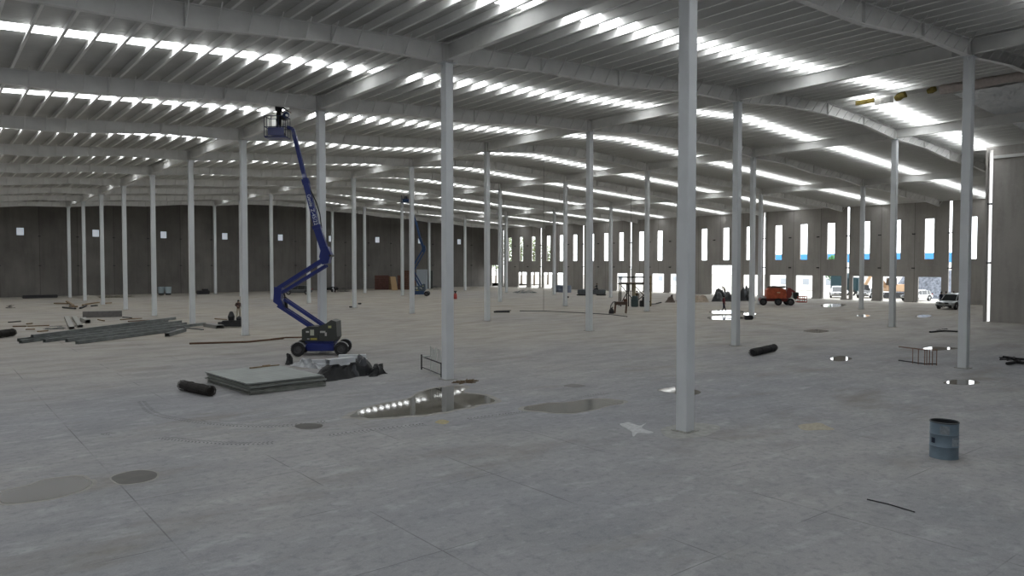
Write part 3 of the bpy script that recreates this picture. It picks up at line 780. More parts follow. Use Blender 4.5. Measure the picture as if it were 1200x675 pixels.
# ------------------------------------------------------------------ cars
def car(name, label, base, rz, paint, kind='suv', group=None):
    t = thing(name, label, 'car', base, rz, group)
    H = 1.66 if kind == 'suv' else 1.45; zb = .95 if kind == 'suv' else .86
    L = 2.25
    st = [(-L, .55, .70, .62), (-L + .08, .38, .86, zb - .02), (-L + .5, .30, .92, zb + .02), (-.7, .27, .93, zb), (.4, .27, .93, zb - .02), (1.0, .28, .93, zb - .03), (1.6, .30, .90, zb - .09), (L - .25, .34, .84, zb - .19), (L - .05, .42, .74, .70), (L, .5, .62, .58)]
    rings = []
    for x, zl, w, zt in st:
        zm = (zl + zt) / 2
        rings.append([(x, -w * .86, zl), (x, -w, zl + .12), (x, -w, zm), (x, -w * .96, zt - .06), (x, -w * .82, zt), (x, 0, zt + .03), (x, w * .82, zt), (x, w * .96, zt - .06), (x, w, zm), (x, w, zl + .12), (x, w * .86, zl)])
    MB().loft(rings).build('body', paint, t, smooth=True)
    gl = mat('tinted_glass', (.012, .016, .02), .08, spec=.8)
    g = MB(); gs = []
    for x, w, z0, z1 in ((-2.0, .78, zb, zb + .05), (-1.75, .76, zb, H - .12), (-1.0, .76, zb, H - .03), (-.1, .76, zb, H - .02), (.35, .75, zb, H - .10), (1.12, .74, zb - .02, zb + .03)):
        gs.append([(x, -w, z0), (x, -w * .82, z1), (x, w * .82, z1), (x, w, z0)])
    g.loft(gs).build('windows', gl, t)
    r = MB(); rs = []
    for x, w, z in ((-1.80, .60, H - .13), (-1.0, .64, H - .01), (-.1, .64, H), (.38, .60, H - .09)):
        rs.append([(x, -w, z - .03), (x, -w * .9, z + .02), (x, 0, z + .04), (x, w * .9, z + .02), (x, w, z - .03)])
    r.loft(rs).build('roof', paint, t, smooth=True)
    p = MB()
    for s in (-1, 1):
        p.bar((1.10, s * .74, zb), (.36, s * .62, H - .1), .05, .06); p.bar((.0, s * .77, zb), (-.05, s * .64, H - .04), .05, .05); p.bar((-1.1, s * .77, zb), (-1.2, s * .63, H - .05), .06, .05); p.bar((-1.95, s * .77, zb), (-1.75, s * .62, H - .12), .08, .08)
    p.build('pillar', paint, t)
    bk = mat('black_trim', (.015, .015, .016), .5); chrome = mat('chrome', (.6, .62, .65), .2, 1.0)
    MB().bbox((L - .02, 0, .68), (.08, .95, .17), .02).build('grille', bk, t)
    MB().bbox((L - .08, 0, .42), (.16, 1.5, .16), .03).build('front_bumper', bk, t)
    MB().box((L + .03, 0, .50), (.015, .4, .11)).build('number_plate', mat('plate_white', (.5, .5, .48), .5), t)
    MB().tube([(L + .025, -.12, .68), (L + .025, .12, .68)], .04, 8).build('front_badge', chrome, t)
    lm = mat('headlamp', (.70, .74, .78), .15, .3)
    for s in (-1, 1):
        MB().bbox((L - .16, s * .66, .73), (.26, .30, .13), .03).build('headlight', lm, t)
        MB().bbox((.92, s * .99, zb + .05), (.14, .2, .13), .03).build('wing_mirror', paint, t)
        MB().bbox((-L + .06, s * .72, .85), (.12, .22, .22), .03).build('tail_light', mat('tail_red', (.3, .01, .01), .3), t)
        a = MB()
        for cx_ in (1.38, -1.38):
            pts = [(cx_ + .42 * math.cos(q), s * .93, .36 + .42 * math.sin(q)) for q in [math.radians(d) for d in range(0, 181, 20)]]
            for u, v in zip(pts[:-1], pts[1:]): a.bar(u, v, .06, .07, (0, 0, 1))
        a.build('wheel_arch', bk, t)
    ty, hu = wheel_meshes(.34, .22, M_BLACK, mat('alloy', (.28, .29, .30), .35, .6))
    for x in (1.38, -1.38):
        for y in (-.83, .83):
            w = link('wheel', ty, t, (x, y, .355)); link('hub', hu, w)
    return t
M_SILVER = mat('silver_paint', (.52, .55, .58), .3, .3, coat=.5)
M_WHITEP = mat('white_paint', (.75, .76, .77), .3, coat=.4)
def car_rz(deg): # heading measured in the picture: 0 = towards the camera, positive turns the nose to the left of the picture
    d = -FWD_H * math.cos(math.radians(deg)) - RIGHT * math.sin(math.radians(deg)); return math.atan2(d.y, d.x)
c0 = fl(1116.5, 362.0)
car('car', 'silver SUV with black trim parked nose towards the camera near the right columns', c0, car_rz(53), M_SILVER)
car('car', 'dark grey car parked sideways in front of the dark end wall', fl(349, 345.2), car_rz(76), mat('dark_grey_paint', (.10, .105, .11), .3, .4, coat=.4), 'sedan')

# ------------------------------------------------------------------ puddles and damp patches on the slab
M_WATER = bpy.data.materials.new('muddy_water'); M_WATER.use_nodes = True
_nt = M_WATER.node_tree; _b = _nt.nodes['Principled BSDF']
_tc = nd(_nt, 'ShaderNodeTexCoord'); _n1 = ntex(_nt, _tc.outputs['Object'], .9, 5, .6)
_nt.links.new(mixc(_nt, rng(_nt, _n1, .38, .62), (.065, .060, .048), (.125, .118, .10)), _b.inputs['Base Color'])
_b.inputs['Roughness'].default_value = .03; _b.inputs['Specular IOR Level'].default_value = .42
M_DAMP = mat('damp_concrete', (.065, .06, .05), .35, var=.4, scale=2.6, spec=.2)
M_MUD = mat('shallow_muddy_water', (.062, .057, .045), .14, var=.45, scale=1.8, bump=.02, spec=.2)
M_RIM = mat('dried_silt_rim', (.33, .32, .295), .9, var=.25, scale=3)
def smooth_loop(pts, sub=5):
    out = []; n = len(pts)
    for i in range(n):
        p0, p1, p2, p3 = (pts[(i + k - 1) % n] for k in range(4))
        for j in range(sub):
            t = j / sub
            out.append(tuple(.5 * ((2 * p1[a]) + (-p0[a] + p2[a]) * t + (2 * p0[a] - 5 * p1[a] + 4 * p2[a] - p3[a]) * t * t + (-p0[a] + 3 * p1[a] - 3 * p2[a] + p3[a]) * t ** 3) for a in (0, 1)))
    return out
def patch(name, label, cat, px, m, z=.004, jag=.06, seed=1, group=None, rim=None):
    P = [fl(x, y) for x, y in px]; c = sum(P, Vector()) / len(P)
    loop = smooth_loop([(p.x - c.x, p.y - c.y) for p in P]); rnd = random.Random(seed); out = []
    for x, y in loop:
        n_ = noise.noise(Vector(((x + c.x) * 1.7, (y + c.y) * 1.7, seed))) ; r_ = 1 + n_ * jag * 2
        out.append((x * r_, y * r_))
    k = len(out)
    def disc(s_, zz):
        b = MB(); b.add([(0, 0, zz)] + [(x * s_, y * s_, zz) for x, y in out] + [(x * (s_ + .01), y * (s_ + .01), 0) for x, y in out],
              [(0, i + 1, (i + 1) % k + 1) for i in range(k)] + [(i + 1, k + i + 1, k + (i + 1) % k + 1, (i + 1) % k + 1) for i in range(k)]); return b
    o = disc(1, z).build(name, m, loc=(c.x, c.y, 0)); tag(o, label, cat, group)
    if rim:
        q = disc(1.10, z * .5).build('silt_rim', rim, o)
    return o
patch('puddle', 'large shallow puddle on the slab just in front of the left-hand column', 'puddle',
      [(413, 487), (430, 478), (455, 472), (480, 467), (490, 461), (505, 456), (530, 453), (548, 455), (540, 460), (565, 463), (578, 470), (560, 475), (530, 481), (500, 486), (460, 489), (430, 489)], M_WATER, .006, .04, 1, None, M_RIM)
patch('puddle', 'long brown damp puddle to the right of the large one', 'puddle',
      [(611, 479), (640, 473), (668, 471), (690, 468), (715, 468), (732, 471), (715, 475), (690, 481), (665, 484), (640, 483)], M_MUD, .006, .05, 2, None, M_RIM)
patch('puddle', 'puddle cut by the left edge of the picture', 'puddle',
      [(-6, 582), (12, 574), (35, 568), (62, 561), (92, 558), (105, 565), (98, 574), (70, 582), (40, 588), (10, 590)], M_MUD, .006, .08, 3, None, M_RIM)
patch('puddle', 'small oval puddle beside the saw-cut joint at the left', 'puddle', [(131, 560), (145, 554), (165, 551), (183, 554), (180, 561), (160, 566), (140, 567)], M_DAMP, .005, .03, 4, None, M_RIM)
patch('puddle', 'small dark puddle below the stacked panels', 'puddle', [(345, 499), (360, 496), (378, 498), (372, 502), (355, 503)], M_DAMP, .005, .03, 5)
patch('puddle', 'small puddle passing behind the nearest column', 'puddle', [(771, 457), (785, 454), (805, 455), (821, 459), (812, 463), (790, 461)], M_WATER, .005, .03, 6)
patch('puddle', 'thin damp spot on the slab above the long brown puddle', 'puddle', [(660, 452), (672, 450), (686, 452), (674, 454)], M_DAMP, .004, .03, 7)
patch('puddle', 'round shallow puddle beside the cage of rods at right', 'puddle', [(1106, 448), (1120, 445), (1140, 446), (1148, 449), (1132, 451), (1112, 450)], M_WATER, .005, .03, 8)
patch('puddle', 'small ring-shaped wet spot left of the rod cage', 'puddle', [(973, 420), (985, 417), (998, 420), (990, 423), (978, 423)], M_WATER, .005, .03, 9)
patch('puddle', 'flat dark puddle behind the black roll, near the orange lift', 'puddle', [(941, 388), (955, 386), (972, 388), (958, 390)], M_WATER, .005, .03, 10)
patch('puddle', 'bright reflecting puddle behind the walking worker', 'puddle', [(832, 365), (848, 363.5), (866, 364), (872, 366), (855, 367.6), (836, 367.4)], M_WATER, .005, .02, 11)
patch('puddle', 'bright reflecting puddle in front of the walking worker', 'puddle', [(830, 371.5), (850, 370), (868, 371), (876, 373), (856, 374.8), (834, 374.2)], M_WATER, .005, .02, 12)
patch('puddle', 'wet strip at the foot of the right wall, in front of the white vehicle', 'puddle', [(962, 357.5), (972, 356), (990, 356.5), (988, 359), (968, 360)], M_WATER, .005, .02, 13)
patch('puddle', 'bright reflecting puddle behind the rod cage at right', 'puddle', [(1080, 409.5), (1090, 406.5), (1110, 407), (1124, 408.5), (1108, 410), (1092, 411)], M_WATER, .005, .02, 14)
patch('puddle', 'small bright puddle in front of the silver car', 'puddle', [(1072, 370.5), (1082, 368.8), (1092, 370), (1082, 372.2)], M_WATER, .005, .02, 15)
patch('puddle', 'small bright puddle between two columns right of the walking worker', 'puddle', [(868, 368), (876, 366.6), (886, 367.4), (880, 370)], M_WATER, .005, .02, 16)
patch('puddle', 'narrow puddle right of the orange lift', 'puddle', [(1004, 369.8), (1012, 368.6), (1020, 370), (1012, 371.6)], M_WATER, .005, .02, 17)
patch('stain', 'pale plaster spill on the slab left of the nearest column', 'stain', [(729, 497), (735, 495), (748, 499), (757, 496), (752, 502), (762, 506), (748, 508), (742, 512), (738, 505)], mat('plaster_white', (.55, .56, .57), .9, var=.3, scale=9), .003, .25, 18)
patch('stain', 'yellowish sawdust spot left of the drum', 'stain', [(938, 499), (950, 495), (962, 496), (976, 502), (962, 504), (945, 503)], mat('sawdust', (.42, .38, .29), .9, var=.3, scale=9), .003, .25, 19)
patch('stain', 'yellow spot on the joint below the large puddle', 'stain', [(509, 495), (517, 492), (526, 494), (520, 497)], mat('ochre_dust', (.42, .36, .21), .9, var=.3, scale=9), .003, .2, 20)
patch('stain', 'pale dust patch around the foot of the nearest column', 'stain', [(774, 506), (785, 499), (812, 495), (842, 499), (836, 507), (812, 513), (786, 513)], mat('pale_dust', (.36, .36, .34), .95, var=.25, scale=4), .002, .05, 21)
# tyre tracks: two curved lanes of tread marks
M_TRACK = mat('tread_mark', (.17, .175, .18), .95, var=.3, scale=6)
def track(label, px, w=.34):
    P = [fl(x, y) for x, y in px]; pts = []
    for i in range(len(P) - 1):
        p0 = P[max(i - 1, 0)]; p1 = P[i]; p2 = P[i + 1]; p3 = P[min(i + 2, len(P) - 1)]
        n = max(2, int((p2 - p1).length / .11))
        for j in range(n):
            t = j / n; pts.append(.5 * ((2 * p1) + (p2 - p0) * t + (2 * p0 - 5 * p1 + 4 * p2 - p3) * t * t + (-p0 + 3 * p1 - 3 * p2 + p3) * t ** 3))
    b = MB(); rnd = random.Random(len(pts)); o0 = pts[0]
    for i in range(len(pts) - 1):
        if noise.noise(pts[i] * .5) < -.18: continue
        p = pts[i] - o0; d = (pts[i + 1] - pts[i]).normalized(); s_ = Vector((-d.y, d.x, 0)); e = rnd.uniform(.7, 1)
        for sg in (-1, 1):
            a = p + s_ * sg * .03; c = p + s_ * sg * w / 2 * e + d * .05
            b.add([a + Vector((0, 0, .0025)), a + d * .045 + Vector((0, 0, .0025)), c + d * .045 + Vector((0, 0, .0025)), c + Vector((0, 0, .0025))], [(0, 1, 2, 3)])
    o = b.build('tyre_track', M_TRACK, loc=o0); tag(o, label, 'tyre track', kind='stuff')
track('faint dusty tyre track curving below the stacked panels', [(165, 470), (180, 484), (215, 492), (270, 498), (330, 499), (385, 494)])
track('dusty tyre track running from the left towards the large puddle', [(120, 508), (170, 511), (230, 517), (290, 520), (350, 516), (420, 506), (500, 497)])
track('faint tyre track right of the large puddle', [(540, 492), (590, 486), (640, 478), (680, 466), (730, 458)])

# ------------------------------------------------------------------ stacked panels, tarpaulin, white profiles
M_PANEL = mat('grey_green_sheet', (.30, .325, .31), .5, .1, var=.18, scale=1.4)
M_PANEL2 = mat('grey_green_sheet_darker', (.235, .245, .225), .6, .1, var=.3, scale=3)  # darker, more mottled tone, used mostly for the lower layers
A = fl(291, 463); Bc = fl(249, 447.5); Cc = fl(386, 449)
ux = Vector((1, .07, 0)).normalized(); uy = Vector((-ux.y, ux.x, 0)); Lx = 3.05; Ly = 4.1
if (Bc - A).dot(uy) < 0: uy = -uy
rnd = random.Random(5)
LAY = 9
where = ['lowest', 'second lowest', 'third from the bottom', 'fourth from the bottom', 'middle', 'fourth from the top', 'third from the top', 'second from the top', 'topmost']
for i in range(LAY):
    sx = rnd.uniform(-.07, .07); sy_ = rnd.uniform(-.12, .05) - (i < 3) * .12; zt = .012 + i * .047
    b = MB(); nx = 36
    prof = []
    for k in range(nx + 1):
        y = Ly * k / nx; prof.append((y, (.012 if k % 3 == 0 else 0)))
    rr = []
    for xx in (0, Lx * .25, Lx * .5, Lx * .75, Lx):
        sag = .012 * math.sin(xx * 2.1 + i)
        ring = [Vector((xx + sx, y + sy_, zt + h + .030 + max(0, sag))) for y, h in prof] + [Vector((xx + sx, y + sy_, zt + max(0, sag))) for y, h in reversed(prof)]
        rr.append(ring)
    b.loft(rr)
    o = b.build('roof_panel', M_PANEL if i in (8, 7, 5, 4) else M_PANEL2, loc=A, rz=math.atan2(ux.y, ux.x))
    if uy.cross(ux).z > 0: o.scale.y = -1
    tag(o, 'grey-green ribbed panel, %s of the pile on the slab' % where[i], 'panel', 'panels stacked flat on the slab')

def crumple(name, label, cat, px_corners, height, m, seed, nu=46, nv=26, group=None, fold=.3, base=.01, bulge=1.0, amp=1.0):
    """a crumpled sheet lying on the slab, corners given in order around it"""
    C4 = [fl(x, y) for x, y in px_corners]; c = sum(C4, Vector()) / 4; b = MB(); vs = []
    for i in range(nu):
        for j in range(nv):
            u, v = i / (nu - 1), j / (nv - 1)
            p = (C4[0] * (1 - u) + C4[1] * u) * (1 - v) + (C4[3] * (1 - u) + C4[2] * u) * v - c
            q = Vector((u * 7 + seed, v * 5, seed))
            q = Vector((u * 4.2 + seed, v * 2.2, seed)); w1 = noise.noise(q * .7) * .6; w2 = abs(noise.noise(q * 1.0)) * .8; w3 = abs(noise.noise(q * 2.4 + Vector((9, 0, 0)))) * .42
            ed = min(1, 3.2 * min(u, 1 - u, v, 1 - v)); edge = (ed * ed * (3 - 2 * ed)) ** .7
            z = base + edge * height * max(0.04, (.35 * bulge + amp * (w1 + w2 * .9 - w3 * fold * 1.3)))
            p += Vector((noise.noise(q * 1.3 + Vector((3, 1, 0))), noise.noise(q * 1.3 + Vector((0, 7, 2))), 0)) * .22
            p.z = z; p.z += (.020 * noise.noise(q * 9 + Vector((2, 2, 2))) + .03 * abs(noise.noise(q * 5))) * edge * height
            vs.append(p)
    b.add(vs, [(i * nv + j, i * nv + j + 1, (i + 1) * nv + j + 1, (i + 1) * nv + j) for i in range(nu - 1) for j in range(nv - 1)])
    o = b.build(name, m, loc=c); o.modifiers.new('th', 'SOLIDIFY').thickness = .006
    return tag(o, label, cat, group)
M_TARP = mat('black_plastic_sheet', (.008, .009, .010), .48, spec=.2)
M_TARP2 = mat('grey_plastic_film', (.035, .038, .045), .4, spec=.3)
M_FOIL = mat('white_plastic_film', (.42, .44, .46), .35, var=.4, scale=5)
crumple('tarpaulin', 'crumpled glossy black plastic sheet covering the end of the stacked panels', 'tarpaulin', [(362, 451), (447, 438), (434, 430), (374, 437)], .60, M_TARP, 3, 90, 44, bulge=2.0, amp=.8)
crumple('plastic_film', 'crumpled grey plastic film lying over the black sheet', 'plastic film', [(408, 443), (436, 439.5), (430, 433), (408, 436)], .66, M_TARP2, 11, 60, 36, bulge=2.2, amp=.7)
crumple('black_bag', 'bunched black plastic at the right end of the crumpled sheet', 'plastic bag', [(434, 442), (453, 438), (447, 433), (436, 435)], .5, M_TARP, 21, 40, 26, bulge=1.8)
crumple('plastic_film', 'torn white plastic film left of the white steel profiles', 'plastic film', [(342, 429), (374, 433), (378, 430.5), (346, 425)], .36, M_FOIL, 31, 60, 30)
crumple('black_bag', 'small black plastic scrap at the left end of the white profiles', 'plastic bag', [(335, 427), (341, 428), (342, 423), (337, 422)], .5, M_TARP, 41, 18, 12)
M_WPROF = mat('white_steel_profile', (.62, .65, .68), .35, var=.1)
def profile_bar(name, label, p, q, w, h, z0, m, group=None, open_side=True, cat='steel profile'):
    p, q = Vector(p), Vector(q); d = q - p; L = d.length; b = MB(); t = .012
    b.box((L / 2, 0, h - t / 2), (L, w, t)); b.box((L / 2, w / 2 - t / 2, h / 2), (L, t, h)); b.box((L / 2, -w / 2 + t / 2, h / 2), (L, t, h))
    b.box((L / 2, w / 2 - w * .12, t / 2), (L, w * .24, t)); b.box((L / 2, -w / 2 + w * .12, t / 2), (L, w * .24, t))
    o = b.build(name, m, loc=(p.x, p.y, z0), rz=math.atan2(d.y, d.x)); return tag(o, label, cat, group)
profile_bar('steel_profile', 'long white steel profile lying behind the others in front of the lift', fl(352, 426), fl(430, 424.6), .34, .17, .0, M_WPROF, 'white profiles in front of the lift')
profile_bar('steel_profile', 'white box-shaped steel profile on top, nearest the lift wheel', fl(397, 425.2), fl(429, 424.6), .32, .22, .172, M_WPROF, 'white profiles in front of the lift')
profile_bar('steel_profile', 'white flat steel profile just behind the black sheet', fl(366, 430), fl(428, 428.4), .34, .14, .0, M_WPROF, 'white profiles in front of the lift')
profile_bar('steel_profile', 'short white steel profile resting on the crumpled sheet', fl(384, 443), fl(414, 439), .34, .22, .56, M_WPROF, 'white profiles in front of the lift')

# steel pins, timber piece on the stack
def stick(name, label, pts, r, m, cat, group=None, square=False, z=None):
    P = [Vector(p) for p in pts]; c = P[0].copy(); c.z = 0; b = MB()
    if square: [b.bar(P[i] - c, P[i + 1] - c, r * 2.2, r * 1.4) for i in range(len(P) - 1)]
    else: b.tube([p - c for p in P], r, 8)
    return tag(b.build(name, m, loc=c), label, cat, group)
g = lambda x, y, z=.05: fl(x, y, z)
stick('timber', 'short timber lying on the back edge of the stacked panels', [g(293, 431.5, .44), g(327, 428, .44)], .045, M_WOOD, 'timber', None, True)
stick('timber', 'small bent timber offcut beside the piece on the stacked panels', [g(308, 429, .47), g(316, 428, .47)], .04, M_WOOD, 'timber', None, True)
stick('pole', 'long rusty pole lying on the slab left of the lift', [g(222, 402.5, .06), g(290, 400.5, .06), g(332, 396.5, .08)], .055, M_RUST, 'pole')
stick('pole', 'thin rusty pole continuing to the lift', [g(318, 397.5, .17), g(335, 395.5, .16), g(356, 395.2, .05)], .045, M_RUST, 'pole')
stick('rod', 'thin bent rod lying alone on the slab at the lower right', [g(1016, 585, .02), g(1042, 591, .015), g(1072, 600, .02)], .012, M_DARK, 'rod')

# rolls of wire
def wire_roll(label, p, q, r, m, seed, n=46):
    p, q = Vector(p), Vector(q); d = (q - p); L = d.length; rnd = random.Random(seed); b = MB()
    core = []
    for k in range(13):
        t = k / 12; core.append((t * L, r * .74 * (1 + .06 * math.sin(t * 9 + seed))))
    M = Matrix.Rotation(math.pi / 2, 4, 'Y')
    b.lathe([(0, 0)] + [(rr, x) for x, rr in core] + [(0, L)], 16, Matrix.Translation((0, 0, r)) @ M)
    rolls = b.build('wire_roll', m, loc=(p.x, p.y, 0), rz=math.atan2(d.y, d.x)); tag(rolls, label, 'wire roll')
    s_ = MB()
    for i in range(n):
        a = 2 * math.pi * i / n + rnd.uniform(-.05, .05); rr = r * rnd.uniform(.80, .96); x0 = rnd.uniform(-.12, .10); x1 = L + rnd.uniform(-.10, .14)
        pts = [(x0 + (x1 - x0) * k / 6, rr * math.cos(a + k * .10) + rnd.uniform(-.01, .01), r + rr * math.sin(a + k * .10) + rnd.uniform(-.008, .008)) for k in range(7)]
        pts = [(x, y, max(z, .012)) for x, y, z in pts]; s_.tube(pts, .008, 4)
    s_.build('strands', m, rolls)['kind'] = 'stuff'
    e = MB()
    for x in (.02, L * .3, L * .7, L - .02):
        MB().tube([(x + .015 * math.sin(k), r * 1.0 * math.cos(k * math.pi / 8), r + (r - .01) * math.sin(k * math.pi / 8)) for k in range(17)], .010, 5, cap=False).build('binding_wire', m, rolls)
    for k in range(7): e.tube([(L + .03 * k * .4, (r * (.3 + .09 * k)) * math.cos(j * math.pi / 6), r + (r * (.3 + .09 * k)) * math.sin(j * math.pi / 6)) for j in range(13)], .007, 4, cap=False)
    e.build('end_coil', m, rolls)
    return rolls
wire_roll('dark brown roll of wire lying left of the stacked panels', fl(214, 457.5), fl(247, 464.5), .20, mat('dark_brown_wire', (.030, .025, .022), .6, .3, var=.4, scale=30), 3)
wire_roll('black roll of wire mesh lying alone on the slab right of centre', fl(882, 417.5), fl(907, 411.5), .20, mat('black_wire', (.018, .018, .02), .6, .3), 4)
wire_roll('dark roll of wire cut by the left edge of the picture', fl(-10, 397.5), fl(15, 394), .26, mat('dark_brown_wire', (.03, .025, .022)), 6)

# cage of reinforcing rods at the right
M_ROD = mat('rusty_rod', (.22, .13, .10), .7, .3)
base = fl(1092, 427); t = thing('rod_cage', 'low cage of thin rusty rods standing at right, black bars sticking out to its left', 'rod cage', base)
xs_ = [(1069.5, 426), (1076, 427), (1083.5, 428), (1086, 428), (1089, 428), (1092.5, 428.3), (1097.5, 428.3)]
for x, y in xs_:
    q = fl(x, y) - base; MB().tube([(q.x, q.y, 0), (q.x, q.y, .72)], .018, 6).build('rod', M_ROD, t)
for pts, z in (([(1053, 423.4), (1069.5, 425.6), (1083.5, 427.6), (1098, 427.8)], .05), ([(1053, 423.4), (1069.5, 425.6), (1083.5, 427.6), (1098, 427.8)], .72)):
    MB().tube([fl(x, y) - base + Vector((0, 0, z)) for x, y in pts], .026, 6).build('rail', M_DARK if z < .5 else M_ROD, t)
# rack with upright rods beside the left-hand column
base = fl(508, 438); t = thing('rod_rack', 'small black rack with pale upright rods beside the left-hand column', 'rod rack', base)
M_PALE = mat('galvanized_rod', (.50, .53, .52), .4, .4)
q = fl(494, 433) - base; MB().tube([(q.x, q.y, 0), (q.x, q.y, .68)], .035, 8).build('leg', M_DARK, t)
q2 = fl(517, 442) - base; MB().tube([(q2.x, q2.y, 0), (q2.x, q2.y, .62)], .025, 8).build('leg', M_DARK, t)
MB().tube([Vector((q.x, q.y, .60)), Vector((q2.x, q2.y, .58))], .03, 8).tube([Vector((q.x, q.y, .12)), Vector((q2.x, q2.y, .1))], .02, 8).build('rail', M_DARK, t)
for i, x in enumerate((504.5, 507, 508.8, 511, 514, 516.2)):
    a = fl(x, 437.2 + i * .55) - base; MB().tube([(a.x, a.y, 0), (a.x, a.y, 1.18 - .05 * (i % 3))], .02, 6).build('rod', M_PALE, t)
MB().box((q.x * .7 + q2.x * .3, q.y * .7 + q2.y * .3, .69), (.42, .10, .06)).build('cross_piece', M_PALE, t)
# dead leaves and dirt heap beside the puddle
def debris(name, label, cat, centre, r, n, m, seed, hgt=.12, kind='stuff', long=.35):
    rnd = random.Random(seed); b = MB(); c = Vector(centre)
    for i in range(n):
        a = rnd.uniform(0, 6.28); d = r * math.sqrt(rnd.random()); p = Vector((d * math.cos(a), d * math.sin(a) * .6, (.015 if i % 3 == 0 else rnd.uniform(.02, hgt) * (1.15 - d / r))))
        th = rnd.uniform(-.9, .9); L = rnd.uniform(.3, 1) * long
        b.bar(p - Vector((math.cos(th), math.sin(th), 0)) * L / 2, p + Vector((math.cos(th), math.sin(th), rnd.uniform(-.02, .04))) * L / 2, rnd.uniform(.03, .10) * long * 2, .025)
    return tag(b.build(name, m, loc=(c.x, c.y, 0)), label, cat, kind=kind)
debris('debris', 'small heap of brown rags and dirt right of the left-hand column foot', 'debris', fl(545, 448), .5, 46, mat('brown_rags', (.16, .11, .06), .9, var=.5, scale=20), 5, .14)
debris('debris', 'black hose and scrap heap at the right edge of the picture', 'debris', fl(1184, 421), .75, 40, M_DARK, 6, .25, long=.5)
for k, (pts, lab) in enumerate(([(1180, 426.5), (1188, 424.8), (1196, 425), (1210, 427)], 'thick black hose lying nearest at the right edge'), ([(1168, 418), (1180, 420), (1192, 421), (1210, 421.5)], 'thin black hose behind the thick one at the right edge')) if False else enumerate([]) : pass
stick('hose', 'thick black hose lying on the slab at the right edge', [g(1180, 426, .08), g(1186, 425, .08), g(1192, 424, .08), g(1204, 426, .08)], .07, M_BLACK, 'hose')
stick('hose', 'thin black hose behind the thick one at the right edge', [g(1176, 418, .2), g(1184, 419, .1), g(1192, 420.5, .06), g(1208, 421.5, .06)], .05, M_BLACK, 'hose')
stick('timber', 'dark plank lying behind the nearer column at right', [g(1090, 389, .06), g(1104, 387.5, .08), g(1124, 388.5, .06)], .07, M_DARK, 'timber', None, True)
debris('debris', 'dark scrap on the plank behind the nearer right column', 'debris', fl(1105, 388), .7, 22, M_DARK, 9, .3, long=.5)

# blue-grey drum
D0 = fl(1106, 535.6); t = thing('drum', 'blue-grey steel drum standing open alone on the slab at lower right', 'drum', D0, -YAW)
M_DRUM = mat('blue_grey_drum_paint', (.20, .27, .33), .42, .2, var=.2, scale=3)
r0 = .315; H = .90
prof = [(0, .03), (r0 - .02, .03), (r0 - .02, 0), (r0 + .004, 0), (r0 + .004, .03), (r0, .04), (r0, H * .335 - .02), (r0 + .014, H * .335), (r0, H * .335 + .02), (r0, H * .665 - .02), (r0 + .014, H * .665), (r0, H * .665 + .02), (r0, H - .03)]
MB().lathe(prof, 48).build('shell', M_DRUM, t, smooth=True)
MB().lathe([(r0, H - .03), (r0 + .012, H - .02), (r0 + .012, H), (r0 - .006, H + .004), (r0 - .012, H - .03)], 48).build('rim', mat('dark_rim', (.07, .08, .09), .5), t, smooth=True)
MB().lathe([(0, .06), (r0 - .014, .06), (r0 - .014, H - .02)], 48).build('inside', mat('dark_inside', (.02, .022, .024), .8), t, smooth=True)
def curved(name, a0, a1, z0, z1, m, parent, off=.004):
    b = MB(); n = 10; vs = []
    for k in range(n + 1):
        a = a0 + (a1 - a0) * k / n
        for z in (z0, z1): vs.append(((r0 + off) * math.cos(a), (r0 + off) * math.sin(a), z))
    b.add(vs, [(2 * k, 2 * k + 2, 2 * k + 3, 2 * k + 1) for k in range(n)]); return b.build(name, m, parent)
lb = curved('paper_label', -1.55, -.45, H * .37, H * .60, mat('faded_label', (.34, .39, .44), .6, var=.15, scale=12), t)
curved('label_line', -1.45, -.55, H * .565, H * .58, mat('label_ink', (.10, .12, .15), .6), t, .006)
curved('label_mark', -1.05, -.98, H * .42, H * .46, mat('label_ink', (.1, .12, .15)), t, .006)
curved('painted_mark', -3.1, -2.75, H * .42, H * .56, mat('navy_mark', (.01, .02, .045), .5), t, .006)
curved('worn_patch', -2.4, -1.75, H * .69, H * .92, mat('worn_grey', (.30, .34, .37), .5, var=.3, scale=14), t, .003)

# ------------------------------------------------------------------ long steel sections at the left
M_GALV = mat('galvanized_section', (.20, .22, .22), .45, .35, var=.3, scale=2)
secs = [((22, 400.5), (196, 377.5), .0, 'rearmost of the long pile'), ((24, 402.5), (212, 378.5), .0, 'second from the back of the long pile'), ((52, 401.5), (218, 380.8), .0, 'middle of the long pile'),
        ((78, 401), (240, 381), .0, 'second from the front of the long pile'), ((90, 403.5), (205, 388.5), .0, 'foremost of the long pile'), ((38, 400.5), (205, 377.5), .27, 'lying on top of the long pile')]
for a, b_, z, lab in secs:
    p, q = fl(*a), fl(*b_)
    profile_bar('steel_section', 'grey galvanized steel section, ' + lab, p, q, .20, .21, z * .82, M_GALV, 'long steel sections at the left')
profile_bar('steel_section', 'short grey steel section angled off the right end of the long pile', fl(196, 394.5), fl(216, 388.5), .30, .24, 0, M_GALV)
profile_bar('steel_section', 'thin grey steel angle right of the long pile', fl(216, 384.5), fl(238, 387), .12, .08, 0, M_GALV)
profile_bar('steel_beam', 'dark grey steel beam lying behind the long pile, left of a column', fl(97, 372.3), fl(143, 371), .5, .55, 0, mat('grey_primer', (.16, .155, .15), .6, var=.2), cat='steel beam')
profile_bar('steel_section', 'pale leaning section, left of two behind the long pile', fl(78, 373), fl(84, 386), .36, .2, 0, mat('pale_section', (.33, .33, .30), .6))
profile_bar('steel_section', 'pale leaning section, right of two behind the long pile', fl(87, 373), fl(94, 384), .36, .2, 0, mat('pale_section', (.33, .33, .3), .6))
